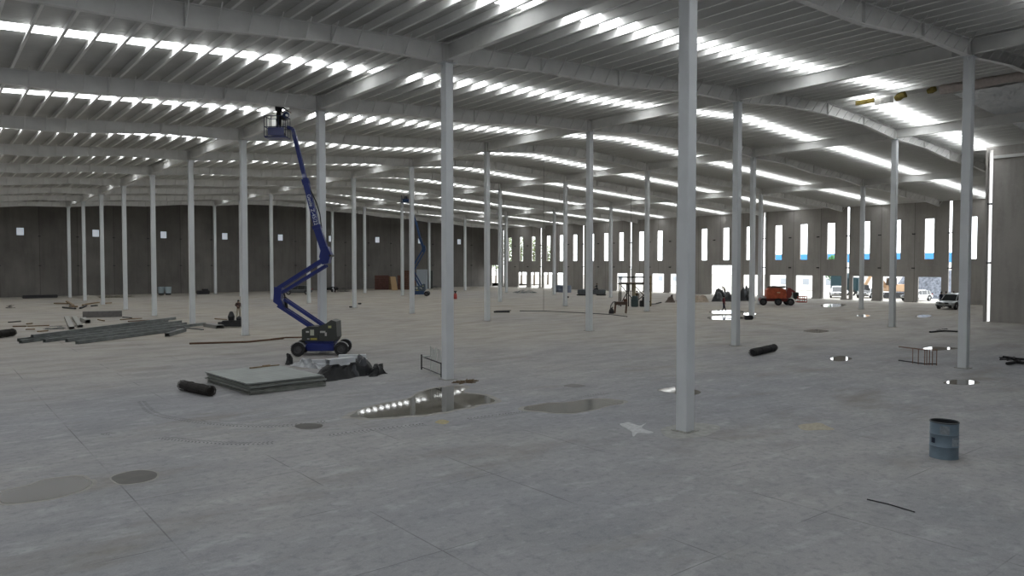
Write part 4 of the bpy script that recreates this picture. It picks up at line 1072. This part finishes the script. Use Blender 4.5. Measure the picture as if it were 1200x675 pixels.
profile_bar('steel_section', 'short pale section beside the dark grey beam', fl(97, 376), fl(103, 379), .4, .3, 0, mat('pale_section', (.33, .33, .3), .6))
planks = [((10, 377.6), (24, 376.4), 'short dark plank nearest the left edge'), ((15, 382.5), (31, 382.2), 'brown plank behind the long steel pile at the left'), ((32, 382.2), (58, 381.3), 'pale plank in line with the brown one at the left'),
          ((30, 386), (41, 385.6), 'short plank in front of the pale one'), ((44, 388.4), (56, 387.4), 'small plank left of the scrap heap'), ((31, 379.4), (38, 379), 'tiny plank behind the others at the left'),
          ((108, 384.8), (121, 383.8), 'short black plank right behind the long steel pile'), ((115, 374.5), (122, 375.8), 'small loose offcut in front of the dark grey beam'), ((141, 374.5), (166, 373), 'thin timber right of the dark grey beam'),
          ((150, 376.5), (180, 375), 'thin reddish timber near the fourth left column'), ((144, 371.5), (154, 372.5), 'black offcut at the end of the dark grey beam')]
for i, (a, b_, lab) in enumerate(planks):
    stick('plank', lab, [g(*a, .06), g(*b_, .06)], .055, M_RUST if i in (1, 9) else (M_DARK if i in (0, 6, 10) else M_WOOD), 'plank', 'loose planks at the left', True)
rnd = random.Random(12)
for i, (x0, y0, x1, y1, lab) in enumerate([(64, 355.4, 79, 355.6, 'leftmost timber of the loose heap near the end wall'), (74, 360, 88, 361.5, 'front timber of the heap near the end wall'), (78, 353, 86, 358, 'crooked timber crossing the heap near the end wall'),
        (82, 359, 90, 359.3, 'pale timber in the middle of the heap near the end wall'), (94, 361, 101, 358, 'timber tilted at the right of the heap near the end wall'), (97, 357.5, 104, 355.8, 'short timber behind the tilted one near the end wall'),
        (103, 356, 116, 354.4, 'dark timber right of the heap, left of the third column'), (107, 358.6, 114, 358, 'small timber below the dark one near the end wall'), (122, 355.5, 131, 354.8, 'dark timber just right of a far left column')]):
    stick('plank', lab, [g(x0, y0, .10), g(x1, y1, .16)], .10, (M_WOOD, M_DARK, M_WOOD)[i % 3], 'timber', 'timber heap near the end wall', True)
debris('scrap_heap', 'small heap of grey scrap behind the long steel pile', 'scrap', fl(64, 385.6), .55, 30, M_GALV, 14, .3, long=.6)
debris('scrap_heap', 'heap of pale rubble and offcuts at the foot of the end wall', 'scrap', fl(134.5, 348.5), 2.3, 120, mat('pale_rubble', (.30, .28, .22), .9, var=.5, scale=4), 15, .6, long=1.0)
crumple('plastic_film', 'pale plastic film along the foot of the end wall, left of the rubble', 'plastic film', [(98, 350.5), (117, 350.5), (117, 348.2), (98, 348.2)], .5, mat('buff_film', (.34, .32, .27), .6), 51, 30, 14)
tag(MB().bbox((0, 0, .22), (4.2, .9, .44), .05).build('pallet', M_DARK, loc=fl(47, 349.2), rz=0), 'low dark pallet at the foot of the end wall, far left', 'pallet')
for x, lab in ((189.0, 'pale blue plastic tub by the end wall, left of two'), (197.2, 'pale blue plastic tub by the end wall, right of two')):
    b = MB().lathe([(0, .25), (.42, .25), (.50, 1.25), (.47, 1.25), (.40, .32), (0, .32)], 20)
    o = b.build('tub', mat('pale_blue_plastic', (.36, .44, .48), .5), loc=fl(x, 345.4)); tag(o, lab, 'tub', 'tubs by the end wall')
    MB().lathe([(0, 0), (.4, 0), (.42, .25), (0, .25)], 16).build('base', M_DARK, o)
tag(MB().bbox((0, 0, .3), (1.8, .9, .6), .06).box((.3, 0, .7), (.8, .6, .3)).build('crate', M_DARK, loc=fl(238, 344.8)), 'dark low crate against the end wall between two columns', 'crate')

# pieces beside the third left column and the worker there
profile_bar('steel_section', 'grey folded sheet lying left of the black equipment near the worker', fl(243, 382.5), fl(258, 385), .6, .25, 0, mat('grey_sheet', (.20, .20, .19), .6))
stick('pole', 'thin rod propped behind the grey folded sheet', [g(252, 373.5, .8), g(266, 374.5, .55)], .04, M_WOOD, 'pole')
b = MB(); b.bbox((0, 0, .28), (1.7, .8, .42), .05); b.bbox((-.95, 0, .30), (.5, .5, .16), .03); b.lathe([(0, .5), (.22, .5), (.26, .8), (.12, 1.15), (0, 1.2)], 12, Matrix.Translation((-.25, 0, 0))); b.lathe([(0, .5), (.2, .5), (.22, .7), (0, .85)], 12, Matrix.Translation((.35, 0, 0)))
tag(b.build('generator', M_DARK, loc=fl(275, 383), rz=-YAW), 'black equipment heap on the slab left of the third left-hand column', 'equipment')
person('worker with brown top and pale trousers standing left of a column at the left', fl(279.5, 374.2), -YAW + math.pi + .5, (.07, .045, .035), (.30, .27, .21), {'elR': (.27, .12, 1.2), 'wrR': (.14, .3, 1.18), 'paR': (.10, .35, 1.17), 'skull': (0, .07, 1.57), 'crown': (0, .10, 1.66), 'nose': (0, .17, 1.55), 'neck': (0, .03, 1.48)}, vest=(.05, .03, .025))
person('worker in dark red top and dark trousers walking across the slab', fl(848, 366.8), -YAW - math.pi / 2 - .1, (.17, .035, .045), (.02, .025, .05),
       {'knL': (-.10, .14, .50), 'anL': (-.11, .26, .12), 'toeL': (-.12, .42, .10), 'knR': (.10, -.03, .49), 'anR': (.11, -.24, .12), 'toeR': (.12, -.10, .05), 'elL': (-.22, .02, 1.15), 'wrL': (-.2, .18, .98), 'paL': (-.2, .22, .92)}, vest=(.16, .03, .04))
for x, y, c_, lab, hd in ((1102.6, 360.6, (.02, .025, .05), 'person in dark clothes standing left of the silver car roof, leftmost of three', .3), (1108.4, 360.2, (.025, .03, .07), 'person in navy clothes behind the silver car, middle of three', -.4), (1117.3, 359.6, (.13, .04, .035), 'person in dark red top behind the silver car, rightmost of three', .1)):
    person(lab, fl(x, y), -YAW + math.pi + hd, c_, (.02, .022, .035), hat=(.02, .02, .03) if c_[0] < .1 else None, h=1.75)
person('worker in olive jacket bending over the dark heap in front of the large door', fl(849.5, 346.8, 0), -YAW + math.pi / 2 + .4, (.16, .15, .10), (.05, .05, .05),
       {'waist': (0, .05, 1.06), 'chest': (0, .18, 1.20), 'upper': (0, .27, 1.28), 'neck': (0, .35, 1.34), 'skull': (0, .45, 1.38), 'crown': (0, .54, 1.40), 'nose': (0, .49, 1.28), 'shL': (-.17, .27, 1.27), 'shR': (.17, .27, 1.27), 'earL': (-.085, .45, 1.38), 'earR': (.085, .45, 1.38),
        'elL': (-.2, .36, 1.02), 'wrL': (-.15, .46, .82), 'paL': (-.14, .50, .76), 'elR': (.2, .36, 1.02), 'wrR': (.15, .46, .82), 'paR': (.14, .50, .76)})
person('person in black riding on the far dark machine in front of the right wall', fl(699.5, 346.2) + Vector((0, 0, .16)), -YAW + math.pi / 2, (.02, .02, .025), (.02, .02, .03),
       {'knL': (-.12, .40, .86), 'anL': (-.12, .42, .42), 'toeL': (-.12, .58, .40), 'knR': (.12, .40, .86), 'anR': (.12, .42, .42), 'toeR': (.12, .58, .40), 'elL': (-.25, .18, 1.2), 'wrL': (-.2, .4, 1.15), 'paL': (-.2, .46, 1.14), 'elR': (.25, .18, 1.2), 'wrR': (.2, .4, 1.15), 'paR': (.2, .46, 1.14)})
# the machine under that person: small ride-on trowel
b0 = fl(693, 346.2); t = thing('ride_on_machine', 'dark ride-on floor machine in the distance before the right wall', 'machine', b0, -YAW)
MB().bbox((.0, 0, .55), (4.2, 1.5, .7), .08).build('deck', mat('slate_machine', (.12, .14, .15), .6, var=.4, scale=3), t)
for x in (-1.5, 1.5): MB().lathe([(0, .0), (.75, .0), (.78, .18), (0, .22)], 18, Matrix.Translation((x, 0, 0))).build('rotor_guard', M_DARK, t)
MB().bbox((.75, 0, 1.0), (.6, .6, .2), .05).build('seat', M_DARK, t)
MB().tube([(-.2, .3, .9), (-.2, .3, 1.5), (.2, .3, 1.55)], .04, 6).build('lever', M_DARK, t)
b0 = fl(656, 346.2)
for i, (x, y, lab) in enumerate(((653, 341.5, 'grey drum by the right wall, leftmost of three'), (657.5, 341.8, 'grey-blue drum by the right wall, middle of three'), (665, 342.2, 'grey-blue drum by the right wall, rightmost of three'))):
    tag(MB().lathe([(0, 0), (.62, 0), (.66, .45), (.62, .5), (.66, .95), (.62, 1.2), (0, 1.2)], 18).build('drum', mat('slate_drum', (.16, .19, .25), .5), loc=fl(x, y + .6)), lab, 'drum')

# ------------------------------------------------------------------ work stand and scaffold near the centre right
SB = fl(745, 359); t = thing('scaffold', 'dark steel scaffold with cross braces standing in front of the right wall', 'scaffold', SB, -YAW)
def lx(x): return (on(x, 359, SB) - SB).dot(RIGHT)
x0, x1, D_ = lx(727.5), lx(762.5), 1.3; H2 = 3.35
M_SC = mat('scaffold_steel', (.045, .04, .035), .6, .3); M_SCY = mat('scaffold_ochre', (.22, .17, .06), .7)
xm1, xm2 = lx(736.5), lx(744)
for x, mm, hh in ((x0, M_SC, H2), (xm1, M_SC, 2.6), (xm2, M_SCY, 2.6), (x1, M_SCY, H2 + .15)):
    for y in (0, D_): MB().tube([(x, y, 0), (x, y, hh)], .07 if mm is M_SC else .085, 8).build('post', mm, t)
for z in (H2 - .05, 2.55):
    for y in (0, D_): MB().bar((x0 - .15, y, z), (x1 + .1, y, z), .10, .12).build('rail', M_SC, t)
for x in (x0, xm1, x1): MB().bar((x, 0, 2.5), (x, D_, 2.5), .08, .1).build('end_rail', M_SC, t)
for a, b_ in (((x0, 2.4), (xm2, .5)), ((x0, .3), (xm1, 1.9)), ((xm2, 2.3), (x1, .4)), ((xm2, .4), (x1, 2.0))):
    MB().bar((a[0], -.02, a[1]), (b_[0], -.02, b_[1]), .06, .08).build('brace', M_SC, t)
MB().box(((x0 + x1) / 2, D_ / 2, 2.68), (x1 - x0, D_, .06)).build('deck', M_WOOD, t)
tag(MB().lathe([(0, 0), (.36, 0), (.42, .1), (.42, .8), (.3, 1.2), (0, 1.25)], 18).build('tank', mat('dark_teal_tank', (.05, .08, .08), .5), loc=SB + RIGHT * lx(742.5) - FWD_H * .75), 'dark teal tank standing at the foot of the scaffold', 'tank')
tag(MB().bbox((0, 0, .35), (.9, .5, .7), .05).lathe([(.18, .7), (.18, 1.1), (.0, 1.15)], 10).build('compressor', M_DARK, loc=SB + RIGHT * lx(753) - FWD_H * .7, rz=-YAW), 'small dark compressor at the foot of the scaffold beside a column', 'equipment')
stick('pole', 'dark bar lying on the slab right of the scaffold', [g(762, 356.5, .2), g(768, 355.8, .12), g(775, 354.3, .25)], .07, M_DARK, 'pole')
person('worker in brown clothes standing inside the scaffold', SB + RIGHT * lx(747.5) + FWD_H * .65, -YAW + 2.6, (.13, .09, .05), (.10, .08, .05), hat=(.2, .16, .08), h=1.75)
WB = fl(727, 367.3); t = thing('work_stand', 'rusty brown work stand with legs, left of the scaffold', 'work stand', WB, -YAW)
def wx(x): return (on(x, 367, WB) - WB).dot(RIGHT)
a0, a1 = wx(721.5), wx(734.5)
for x, z in ((a0, 1.0), (a1, 1.15)):
    for y in (0, .6): MB().bar((x - .05, y, 0), (x + .03, y, z), .07, .07).build('leg', M_RUST, t)
MB().bbox(((a0 + a1) / 2, .3, .98), (a1 - a0 + .1, .7, .30), .03).build('bed', mat('brown_grimy', (.09, .06, .045), .8, var=.4, scale=8), t)
MB().tube([(a0, .1, 1.15), (a0 - .25, .1, 1.1), (a0 - .45, .1, .8), (a0 - .5, .1, .45)], .05, 8).build('cable', mat('grey_cable', (.12, .12, .12), .6), t)
MB().bbox((a1 - .1, .3, 1.25), (.35, .4, .28), .04).build('motor', M_RUST, t)
tag(MB().lathe([(0, 0), (.26, 0), (.24, .3), (.10, .55), (0, .58)], 14).bar((0, 0, .5), (.18, 0, .62), .09, .08).build('bag', M_BLACK, loc=fl(716.5, 367.5)), 'small black bag on the slab left of the work stand', 'bag')

# heap of sacks and black sheets in front of the big door
crumple('tarpaulin', 'heap of black plastic in front of the large door opening', 'tarpaulin', [(832, 353.5), (861, 353.5), (858, 350.5), (836, 350.5)], 1.7, M_TARP, 61, 50, 20, bulge=1.8, amp=.8)
crumple('tarpaulin', 'heap of black plastic right of a column, before the small door openings', 'tarpaulin', [(863, 352.8), (886, 352.8), (884, 350), (866, 350)], 1.7, M_TARP, 67, 40, 20, bulge=1.8, amp=.8)
crumple('sand_heap', 'low pale brown heap of sacks left of the black plastic', 'sand heap', [(810, 354.5), (831, 354.2), (829, 349.5), (812, 349.5)], 1.15, mat('buff_sacks', (.36, .29, .22), .95, var=.4, scale=1.5), 71, 30, 16)
crumple('sand_heap', 'dark brown sack heap just left of the nearest column in the distance', 'sack', [(780, 354.6), (791, 354.6), (790, 353.0), (781, 353.0)], 1.0, mat('brown_sack', (.13, .10, .08), .95, var=.4), 73, 18, 12)
debris('debris', 'low heap of grey scrap on the slab near the far end of the right wall', 'debris', fl(616, 343.2), 2.2, 90, mat('slate_scrap', (.14, .17, .18), .7, var=.4), 17, .9, long=1.0)
# brown board stacks at the end wall
for x0_, x1_, h_, mm, lab, rz_ in ((440, 456, 2.7, (.105, .045, .035), 'dark red-brown stack of boards at the end wall, left end', 0), (456.5, 462, 2.5, (.20, .12, .06), 'light brown board stack beside the red-brown one', 0), (466.5, 473, 2.7, (.13, .06, .045), 'red-brown stack of boards left of a far column', 0), (474.5, 487, 3.6, (.13, .065, .045), 'tall red-brown stack of boards behind the far boom lift', 0)):
    p, q = fl(x0_, 339.4), fl(x1_, 339.4); c_ = (p + q) / 2; w_ = (q - p).length; n_ = 9; b = MB()
    b0 = thing('board_stack', lab, 'board stack', c_, math.atan2((q - p).y, (q - p).x))
    for k in range(n_):
        MB().box((.02 * math.sin(k * 3), .02 * math.cos(k * 5), h_ * (k + .5) / n_), (w_, 1.3, h_ / n_ * .93)).build('board', mat('board_%d' % int(sum(mm) * 999), mm, .8, var=.3, scale=2), b0)
p = fl(463, 340.2); b = MB(); b.add([(-.6, 0, 0), (.5, 0, 0), (.0, .5, 2.5), (-.95, .5, 2.5), (-.6, .05, 0), (.5, .05, 0), (.0, .55, 2.5), (-.95, .55, 2.5)], [(0, 1, 2, 3), (4, 5, 6, 7), (0, 1, 5, 4), (2, 3, 7, 6), (0, 3, 7, 4), (1, 2, 6, 5)])
tag(b.build('plywood_sheet', mat('plywood', (.42, .29, .16), .8), loc=p, rz=-YAW), 'tan plywood sheet leaning against the board stacks', 'plywood')
tag(MB().bbox((0, 0, 1.9), (2.0, 1.0, 3.8), .03).build('sheet_bundle', mat('pale_blue_bundle', (.36, .41, .46), .6), loc=fl(494.5, 338.8), rz=-YAW), 'pale upright bundle of sheets behind the far boom lift', 'bundle')
cb_ = thing('cabinet', 'dark grey tall cabinet at the end wall right of the far boom lift', 'cabinet', fl(503.3, 338), -YAW)
MB().bbox((0, 0, 1.75), (1.35, .9, 3.5), .03).build('body', mat('graphite', (.045, .055, .05), .6), cb_); MB().box((0, -.46, 1.75), (1.15, .02, 3.2)).build('door', mat('graphite2', (.06, .07, .065), .5), cb_)
debris('debris', 'spiky dark scrap beside the tall dark cabinet', 'debris', fl(509, 339), .9, 26, M_DARK, 19, 1.5, long=1.0)
# plants and barrows left of the board stacks
for i, (x, y, lab) in enumerate(((385.5, 342.5, 'black wheelbarrow by the end wall just right of the boom lift column'), (394, 342.6, 'black wheelbarrow by the end wall, left of the dark plants'), )):
    t = thing('wheelbarrow', lab, 'wheelbarrow', fl(x, y), .4 + i)
    MB().loft([[(-.5, -.28, .75), (.7, -.35, .95), (.7, .35, .95), (-.5, .28, .75)], [(-.3, -.18, .42), (.35, -.2, .42), (.35, .2, .42), (-.3, .18, .42)]]).build('tray', M_BLACK, t)
    MB().lathe([(0, -.05), (.25, -.05), (.27, 0), (.25, .05), (0, .05)], 16, Matrix.Translation((.8, 0, .27)) @ Matrix.Rotation(math.pi / 2, 4, 'X')).build('wheel', M_BLACK, t)
    MB().tube([(.8, -.06, .27), (-.9, -.3, .75)], .03, 6).tube([(.8, .06, .27), (-.9, .3, .75)], .03, 6).tube([(-.3, -.2, .5), (-.35, -.2, 0)], .03, 6).tube([(-.3, .2, .5), (-.35, .2, 0)], .03, 6).build('handle', M_DARK, t)
person('distant person in black standing beside a column before the end wall', fl(413.2, 341.6), 1.2, (.012, .014, .014), (.012, .012, .014), h=1.7)
debris('equipment_heap', 'black heap of equipment on the floor by the end wall', 'equipment', fl(403, 341.6), 1.1, 60, M_BLACK, 23, 1.5, long=.9)
# red extinguisher
e0 = fl(533.6, 350.3); t = thing('fire_extinguisher', 'red cylinder with black top standing right of the left-hand column in the distance', 'fire extinguisher', e0)
MB().lathe([(0, 0), (.22, 0), (.24, .08), (.24, .62), (.15, .78), (0, .8)], 18).build('cylinder', mat('extinguisher_red', (.42, .06, .05), .4), t, smooth=True)
MB().lathe([(0, .74), (.12, .76), (.13, .95), (.22, 1.0), (.22, 1.12), (0, 1.14)], 12).build('valve', M_DARK, t)
# loose bits on the slab
for i, (x, y, r_, lab) in enumerate(((411, 360.4, .10, 'small dark lump on the slab left of the far columns'), (421.5, 356.6, .12, 'small dark lump on the slab near a far column'), (664.5, 349, .16, 'small dark lump on the slab beside a central column'), (883.5, 374.3, .0, ''), (587.5, 366, .0, ''), (10, 358, .0, ''))):
    if r_: tag(MB().bbox((0, 0, r_ * .7), (r_ * 3, r_ * 2.2, r_ * 1.4), r_ * .3).build('lump', M_DARK, loc=fl(x, y)), lab, 'debris')
tag(MB().bbox((0, 0, .18), (.7, .5, .36), .06).bar((-.5, 0, .15), (-2.2, -.2, .06), .12, .06).build('tool_box', M_DARK, loc=fl(877, 374.6), rz=-YAW), 'black tool box with a bar, beside the column right of the walking worker', 'tool box')
tag(MB().bbox((0, 0, .08), (1.6, .35, .16), .04).bar((-.6, 0, .16), (.9, .2, .2), .1, .06).build('scrap_board', M_DARK, loc=fl(588, 366.3), rz=-YAW), 'flat dark scrap board on the slab right of a central column', 'debris')
debris('debris', 'small dark rag bundle near the left edge before the end wall', 'debris', fl(12, 361), .35, 20, M_DARK, 27, .5, long=.5)
stick('wire', 'long dark wire lying on the slab left of the work stand', [g(609, 364.3, .03), g(640, 364.6, .03), g(690, 367, .03), g(715, 368.5, .03), g(735, 371, .03)], .035, M_DARK, 'wire')

# ------------------------------------------------------------------ hanging wires, loose roof insulation
def hang(label, x, y0, y1, group=None):
    b0 = fl(x, y1); top = on(x, y0, b0)
    zt = min(top.z, T(b0.x) + .02)
    tag(MB().tube([(0, 0, .02), (.02, 0, zt * .5), (0, 0, T(b0.x) + .05)], .02, 5).build('hanging_cable', mat('grey_cable', (.12, .12, .12), .6), loc=b0), label, 'cable', group)
hang('thin cable hanging from the roof to the slab, left of the central column', 637, 170, 364)
hang('thin cable hanging down beside a far column in the middle', 739, 200, 352)
IY = [9.9, 8.2]
M_YEL = mat('yellow_glass_wool', (.26, .20, .05), .95, bump=.8, scale=18, var=.3)
M_PINK = mat('dusty_pink_insulation', (.60, .53, .50), .9, bump=.5, scale=6, var=.2)
ins = [(31.3, 10.6, 9.4, M_YEL, 'yellow glass wool strip hanging at the roof ridge, farthest from the camera', .25), (31.6, 9.5, 8.35, mat('white_insulation_facing', (.62, .62, .60), .6), 'white faced insulation sheet at the roof ridge between two yellow pieces', .36)]
for x, ya, yb_, mm, lab, hh in ins:
    b = MB(); rr = []
    for k in range(9):
        y = ya + (yb_ - ya) * k / 8; s_ = .03 * math.sin(k * 1.7)
        rr.append([(x + s_, y, T(x) - .02 - hh), (x + .07 + s_, y, T(x) - .02 - hh), (x + .10, y, T(x) + .02), (x, y, T(x) + .02)])
    tag(b.loft(rr).build('insulation_strip', mm), lab, 'insulation')
crw = MB(); tag(crw.lathe([(0, -.3), (.16, -.32), (.24, -.1), (.2, .12), (.26, .3), (0, .34)], 14, Matrix.Rotation(1.2, 4, 'X')).build('insulation_tuft', M_YEL, loc=(31.3, 7.75, T(31.3) - .16)), 'torn yellow glass wool tuft hanging at the ridge, nearer of the two', 'insulation')
tag(MB().lathe([(0, -.25), (.14, -.25), (.2, 0), (.14, .24), (0, .25)], 14, Matrix.Rotation(1.4, 4, 'X')).build('insulation_tuft', M_YEL, loc=(31.3, 5.9, T(31.3) - .12)), 'small yellow glass wool tuft at the left end of the pinkish roll', 'insulation')
b = MB(); rr = []
for k in range(25):
    y = 5.4 - 9.5 * k / 24; r_ = .27 + .035 * math.sin(k * 1.3); zc = T(31.3) - .20 + .02 * math.sin(k * .9)
    rr.append([(31.3 + r_ * math.cos(a * math.pi / 6), y, zc + r_ * math.sin(a * math.pi / 6)) for a in range(12)])
tag(b.loft(rr).build('insulation_roll', M_PINK, smooth=True), 'long dusty pink insulation roll hung along the roof ridge at the upper right', 'insulation')
for y0_, y1_ in ((.2, 5.4), (-11.8, -.3)):
    b = MB(); vs = []; NU, NV = 90, 40
    for i in range(NU):
        for j in range(NV):
            x = 33.2 + 18.3 * i / (NU - 1); y = y0_ + (y1_ - y0_) * j / (NV - 1)
            if abs(x - 2 * PX) < .25: pass
            vs.append((x, y, T(x) - .05 + .07 * noise.noise(Vector((x * 2.2, y * 2.2, 1))) + .05 * noise.noise(Vector((x * 6, y * 6, 5)))))
    b.add(vs, [(i * NV + j, (i + 1) * NV + j, (i + 1) * NV + j + 1, i * NV + j + 1) for i in range(NU - 1) for j in range(NV - 1) if not (33.2 + 18.3 * i / (NU - 1) < 2 * PX + .2 and 33.2 + 18.3 * (i + 1) / (NU - 1) > 2 * PX - .2)])
    struct(b.build('ceiling_foil', mat('crinkled_foil_facing', (.60, .63, .66), .35, .4)), 'crinkled foil insulation under the roof purlins')

# ------------------------------------------------------------------ outside the openings
def tree(label, x, y, h, r, seed, m):
    t = thing('tree', label, 'tree', (x, y, -.05)); rnd = random.Random(seed)
    tr = MB(); tr.tube([(0, 0, 0), (.1, .05, h * .3), (-.05, .1, h * .55), (.05, 0, h * .8)], [.24, .19, .14, .05], 8)
    for k in range(6):
        a = k * 1.05; tr.tube([(0, .05, h * (.35 + .06 * k)), (r * .5 * math.cos(a), r * .5 * math.sin(a), h * (.5 + .06 * k))], [.09, .03], 6)
    tr.build('trunk', mat('bark', (.09, .07, .05), .9), t)
    b = MB()
    for i in range(1500):
        a = rnd.uniform(0, 6.28); ph = rnd.uniform(-1, 1); q = rnd.random() ** .4
        p = Vector((r * q * math.cos(a) * math.sqrt(1 - ph * ph), r * q * math.sin(a) * math.sqrt(1 - ph * ph), h * .66 + ph * q * h * .34))
        p += Vector((noise.noise(p), noise.noise(p + Vector((5, 5, 5))), 0)) * .5
        u = Vector((rnd.uniform(-1, 1), rnd.uniform(-1, 1), rnd.uniform(-1, 1))).normalized(); v = u.orthogonal().normalized(); s_ = rnd.uniform(.14, .30)
        b.add([p - u * s_, p + v * s_ * .5, p + u * s_, p - v * s_ * .5], [(0, 1, 2, 3)])
    q = b.build('foliage', m, t); q['kind'] = 'stuff'
M_LEAF = mat('pale_green_leaves', (.22, .27, .12), .8, var=.3, scale=1); M_LEAF2 = mat('mid_green_leaves', (.07, .22, .06), .8, var=.3)
def beyond(x, y, dist):                     # point seen through the right wall, dist metres behind it
    r_ = ray(x, y); t_ = (XW + dist - CAM.x) / r_.x; return CAM + r_ * t_
for i, (px_, dd, h_, rr_, lab) in enumerate(((581, 20, 9.5, 2.0, 'leafy tree seen through the farthest door opening'), (596, 11, 12, 1.7, 'tree seen through the first slot window from the corner'), (611, 18, 13, 1.9, 'tree seen through the second slot window from the corner'), (626, 12, 12, 1.6, 'thin tree seen through the third slot window from the corner'), (642, 20, 10, 1.7, 'small tree seen through the fourth slot window from the corner'))):
    p = beyond(px_, 320, dd); tree(lab, p.x, p.y, h_, rr_, 30 + i, M_LEAF)
p = beyond(976, 305, 22); tree('bright green round tree outside, at the foot of a slot window', p.x, p.y, 6.4, 1.5, 40, M_LEAF2)
# blue-roofed canopy behind the yard, seen at the foot of the slot windows
M_BLUEW = mat('bright_blue_sheet', (.05, .25, .62), .6); M_WHT = mat('white_sheet_wall', (.78, .78, .78), .7)
def block(label, cat, x0_, x1_, dist, depth, z0, z1, m, ytop=None):
    a, b_ = beyond(x0_, 320, dist), beyond(x1_, 320, dist); t = thing('building', label, cat, (a.x, (a.y + b_.y) / 2, 0))
    w_ = abs(a.y - b_.y); MB().box((depth / 2, 0, z1 / 2), (depth, w_, z1)).build('wall', M_WHT, t)
    MB().box((depth / 2, 0, z1 + (z0) / 2), (depth + .3, w_ + .3, z0)).build('roof_band', m, t)
    n_ = max(2, int(w_ / 4)); pw = MB()
    for k in range(n_): MB().box((-.04, -w_ / 2 + w_ * (k + .5) / n_, 1.6), (.08, 1.2, 1.1)).build('window', mat('dusty_pane', (.35, .38, .42), .4), t)
    return t
block('long white shed with a bright blue roof band outside, seen low in the slot windows', 'building', 1115, 906, 30, 6, 1.5, 5.15, M_BLUEW)
block('pale grey low shed outside, seen through the door openings on the left', 'building', 800, 720, 36, 6, .4, 3.4, mat('pale_grey_roof', (.55, .58, .62), .6))
# gravel heap, excavator and parked vehicles in the yard
b = MB(); vs = []; c_ = beyond(1092, 340, 18); NU = 26
for i in range(NU):
    for j in range(NU):
        u, v = i / (NU - 1) * 2 - 1, j / (NU - 1) * 2 - 1; rr_ = min(1, math.hypot(u, v)); z = 3.5 * min(1, (1 - rr_) * 2.6) ** .9 * (1 + .25 * noise.noise(Vector((u * 3, v * 3, 0)))) + .12 * noise.noise(Vector((u * 14, v * 14, 3)))
        vs.append((u * 5.5, v * 5.5, max(z, -.06) if rr_ < .98 else -.06))
b.add(vs, [(i * NU + j, (i + 1) * NU + j, (i + 1) * NU + j + 1, i * NU + j + 1) for i in range(NU - 1) for j in range(NU - 1)])
tag(b.build('gravel_heap', mat('blue_grey_gravel', (.20, .22, .26), .95, var=.6, scale=3), loc=(c_.x, c_.y, 0)), 'blue-grey gravel heap outside the door opening nearest the silver car', 'gravel heap')
def low(x, dist): p = beyond(x, 340, dist); return Vector((p.x, p.y, -.05))
car('car', 'white pickup outside the door opening right of the orange lift', low(981, 6), math.pi + .5, M_WHITEP)
car('car', 'white car outside the door opening beside a far right column', low(1016, 9), math.pi + .2, M_WHITEP, 'sedan')
car('car', 'pale car outside, at the left side of the gravel heap', low(1074, 5), math.pi - .2, M_WHITEP, 'sedan')
t = thing('excavator', 'ochre excavator outside the door opening behind a right column', 'excavator', low(1046, 10), 2.4)
MO = mat('ochre_machine_paint', (.50, .33, .20), .6)
for y in (-.9, .9):
    pts = [(-1.5, .1), (1.5, .1), (1.8, .4), (1.5, .8), (-1.5, .8), (-1.8, .4)]
    MB().prism(pts, y - .25, y + .25).build('crawler_track', M_DARK, t)
MB().bbox((-.3, 0, 1.5), (2.6, 2.0, 1.0), .1).build('body', MO, t); MB().bbox((.4, .55, 2.3), (1.2, .85, 1.3), .08).build('cab', mat('tinted_glass', (.01, .01, .02), .1), t)
MB().bar((.8, -.2, 1.6), (2.6, -.2, 3.9), .35, .5).build('boom', MO, t); MB().bar((2.6, -.2, 3.9), (3.7, -.2, 1.9), .28, .4).build('stick_arm', MO, t); MB().prism([(3.4, 1.9), (3.9, 1.9), (3.8, 1.2), (3.2, 1.1)], -.6, .2).build('bucket', M_DARK, t)
t = thing('truck', 'dark green truck outside, behind the white pickup', 'truck', low(981, 15), 1.55 + math.pi)
MB().bbox((.8, 0, 2.2), (2.6, 2.3, 2.5), .08).build('cargo_box', mat('dark_green_truck', (.012, .04, .05), .5), t); MB().bbox((3.0, 0, 1.7), (1.6, 2.2, 2.2), .15).build('cab', mat('dark_green_truck', (.012, .04, .05), .5), t)
ty, hu = wheel_meshes(.5, .3, M_BLACK, M_DARK)
for x in (.1, 1.1, 3.0):
    for y in (-1.0, 1.0): link('wheel', ty, t, (x, y, .52))
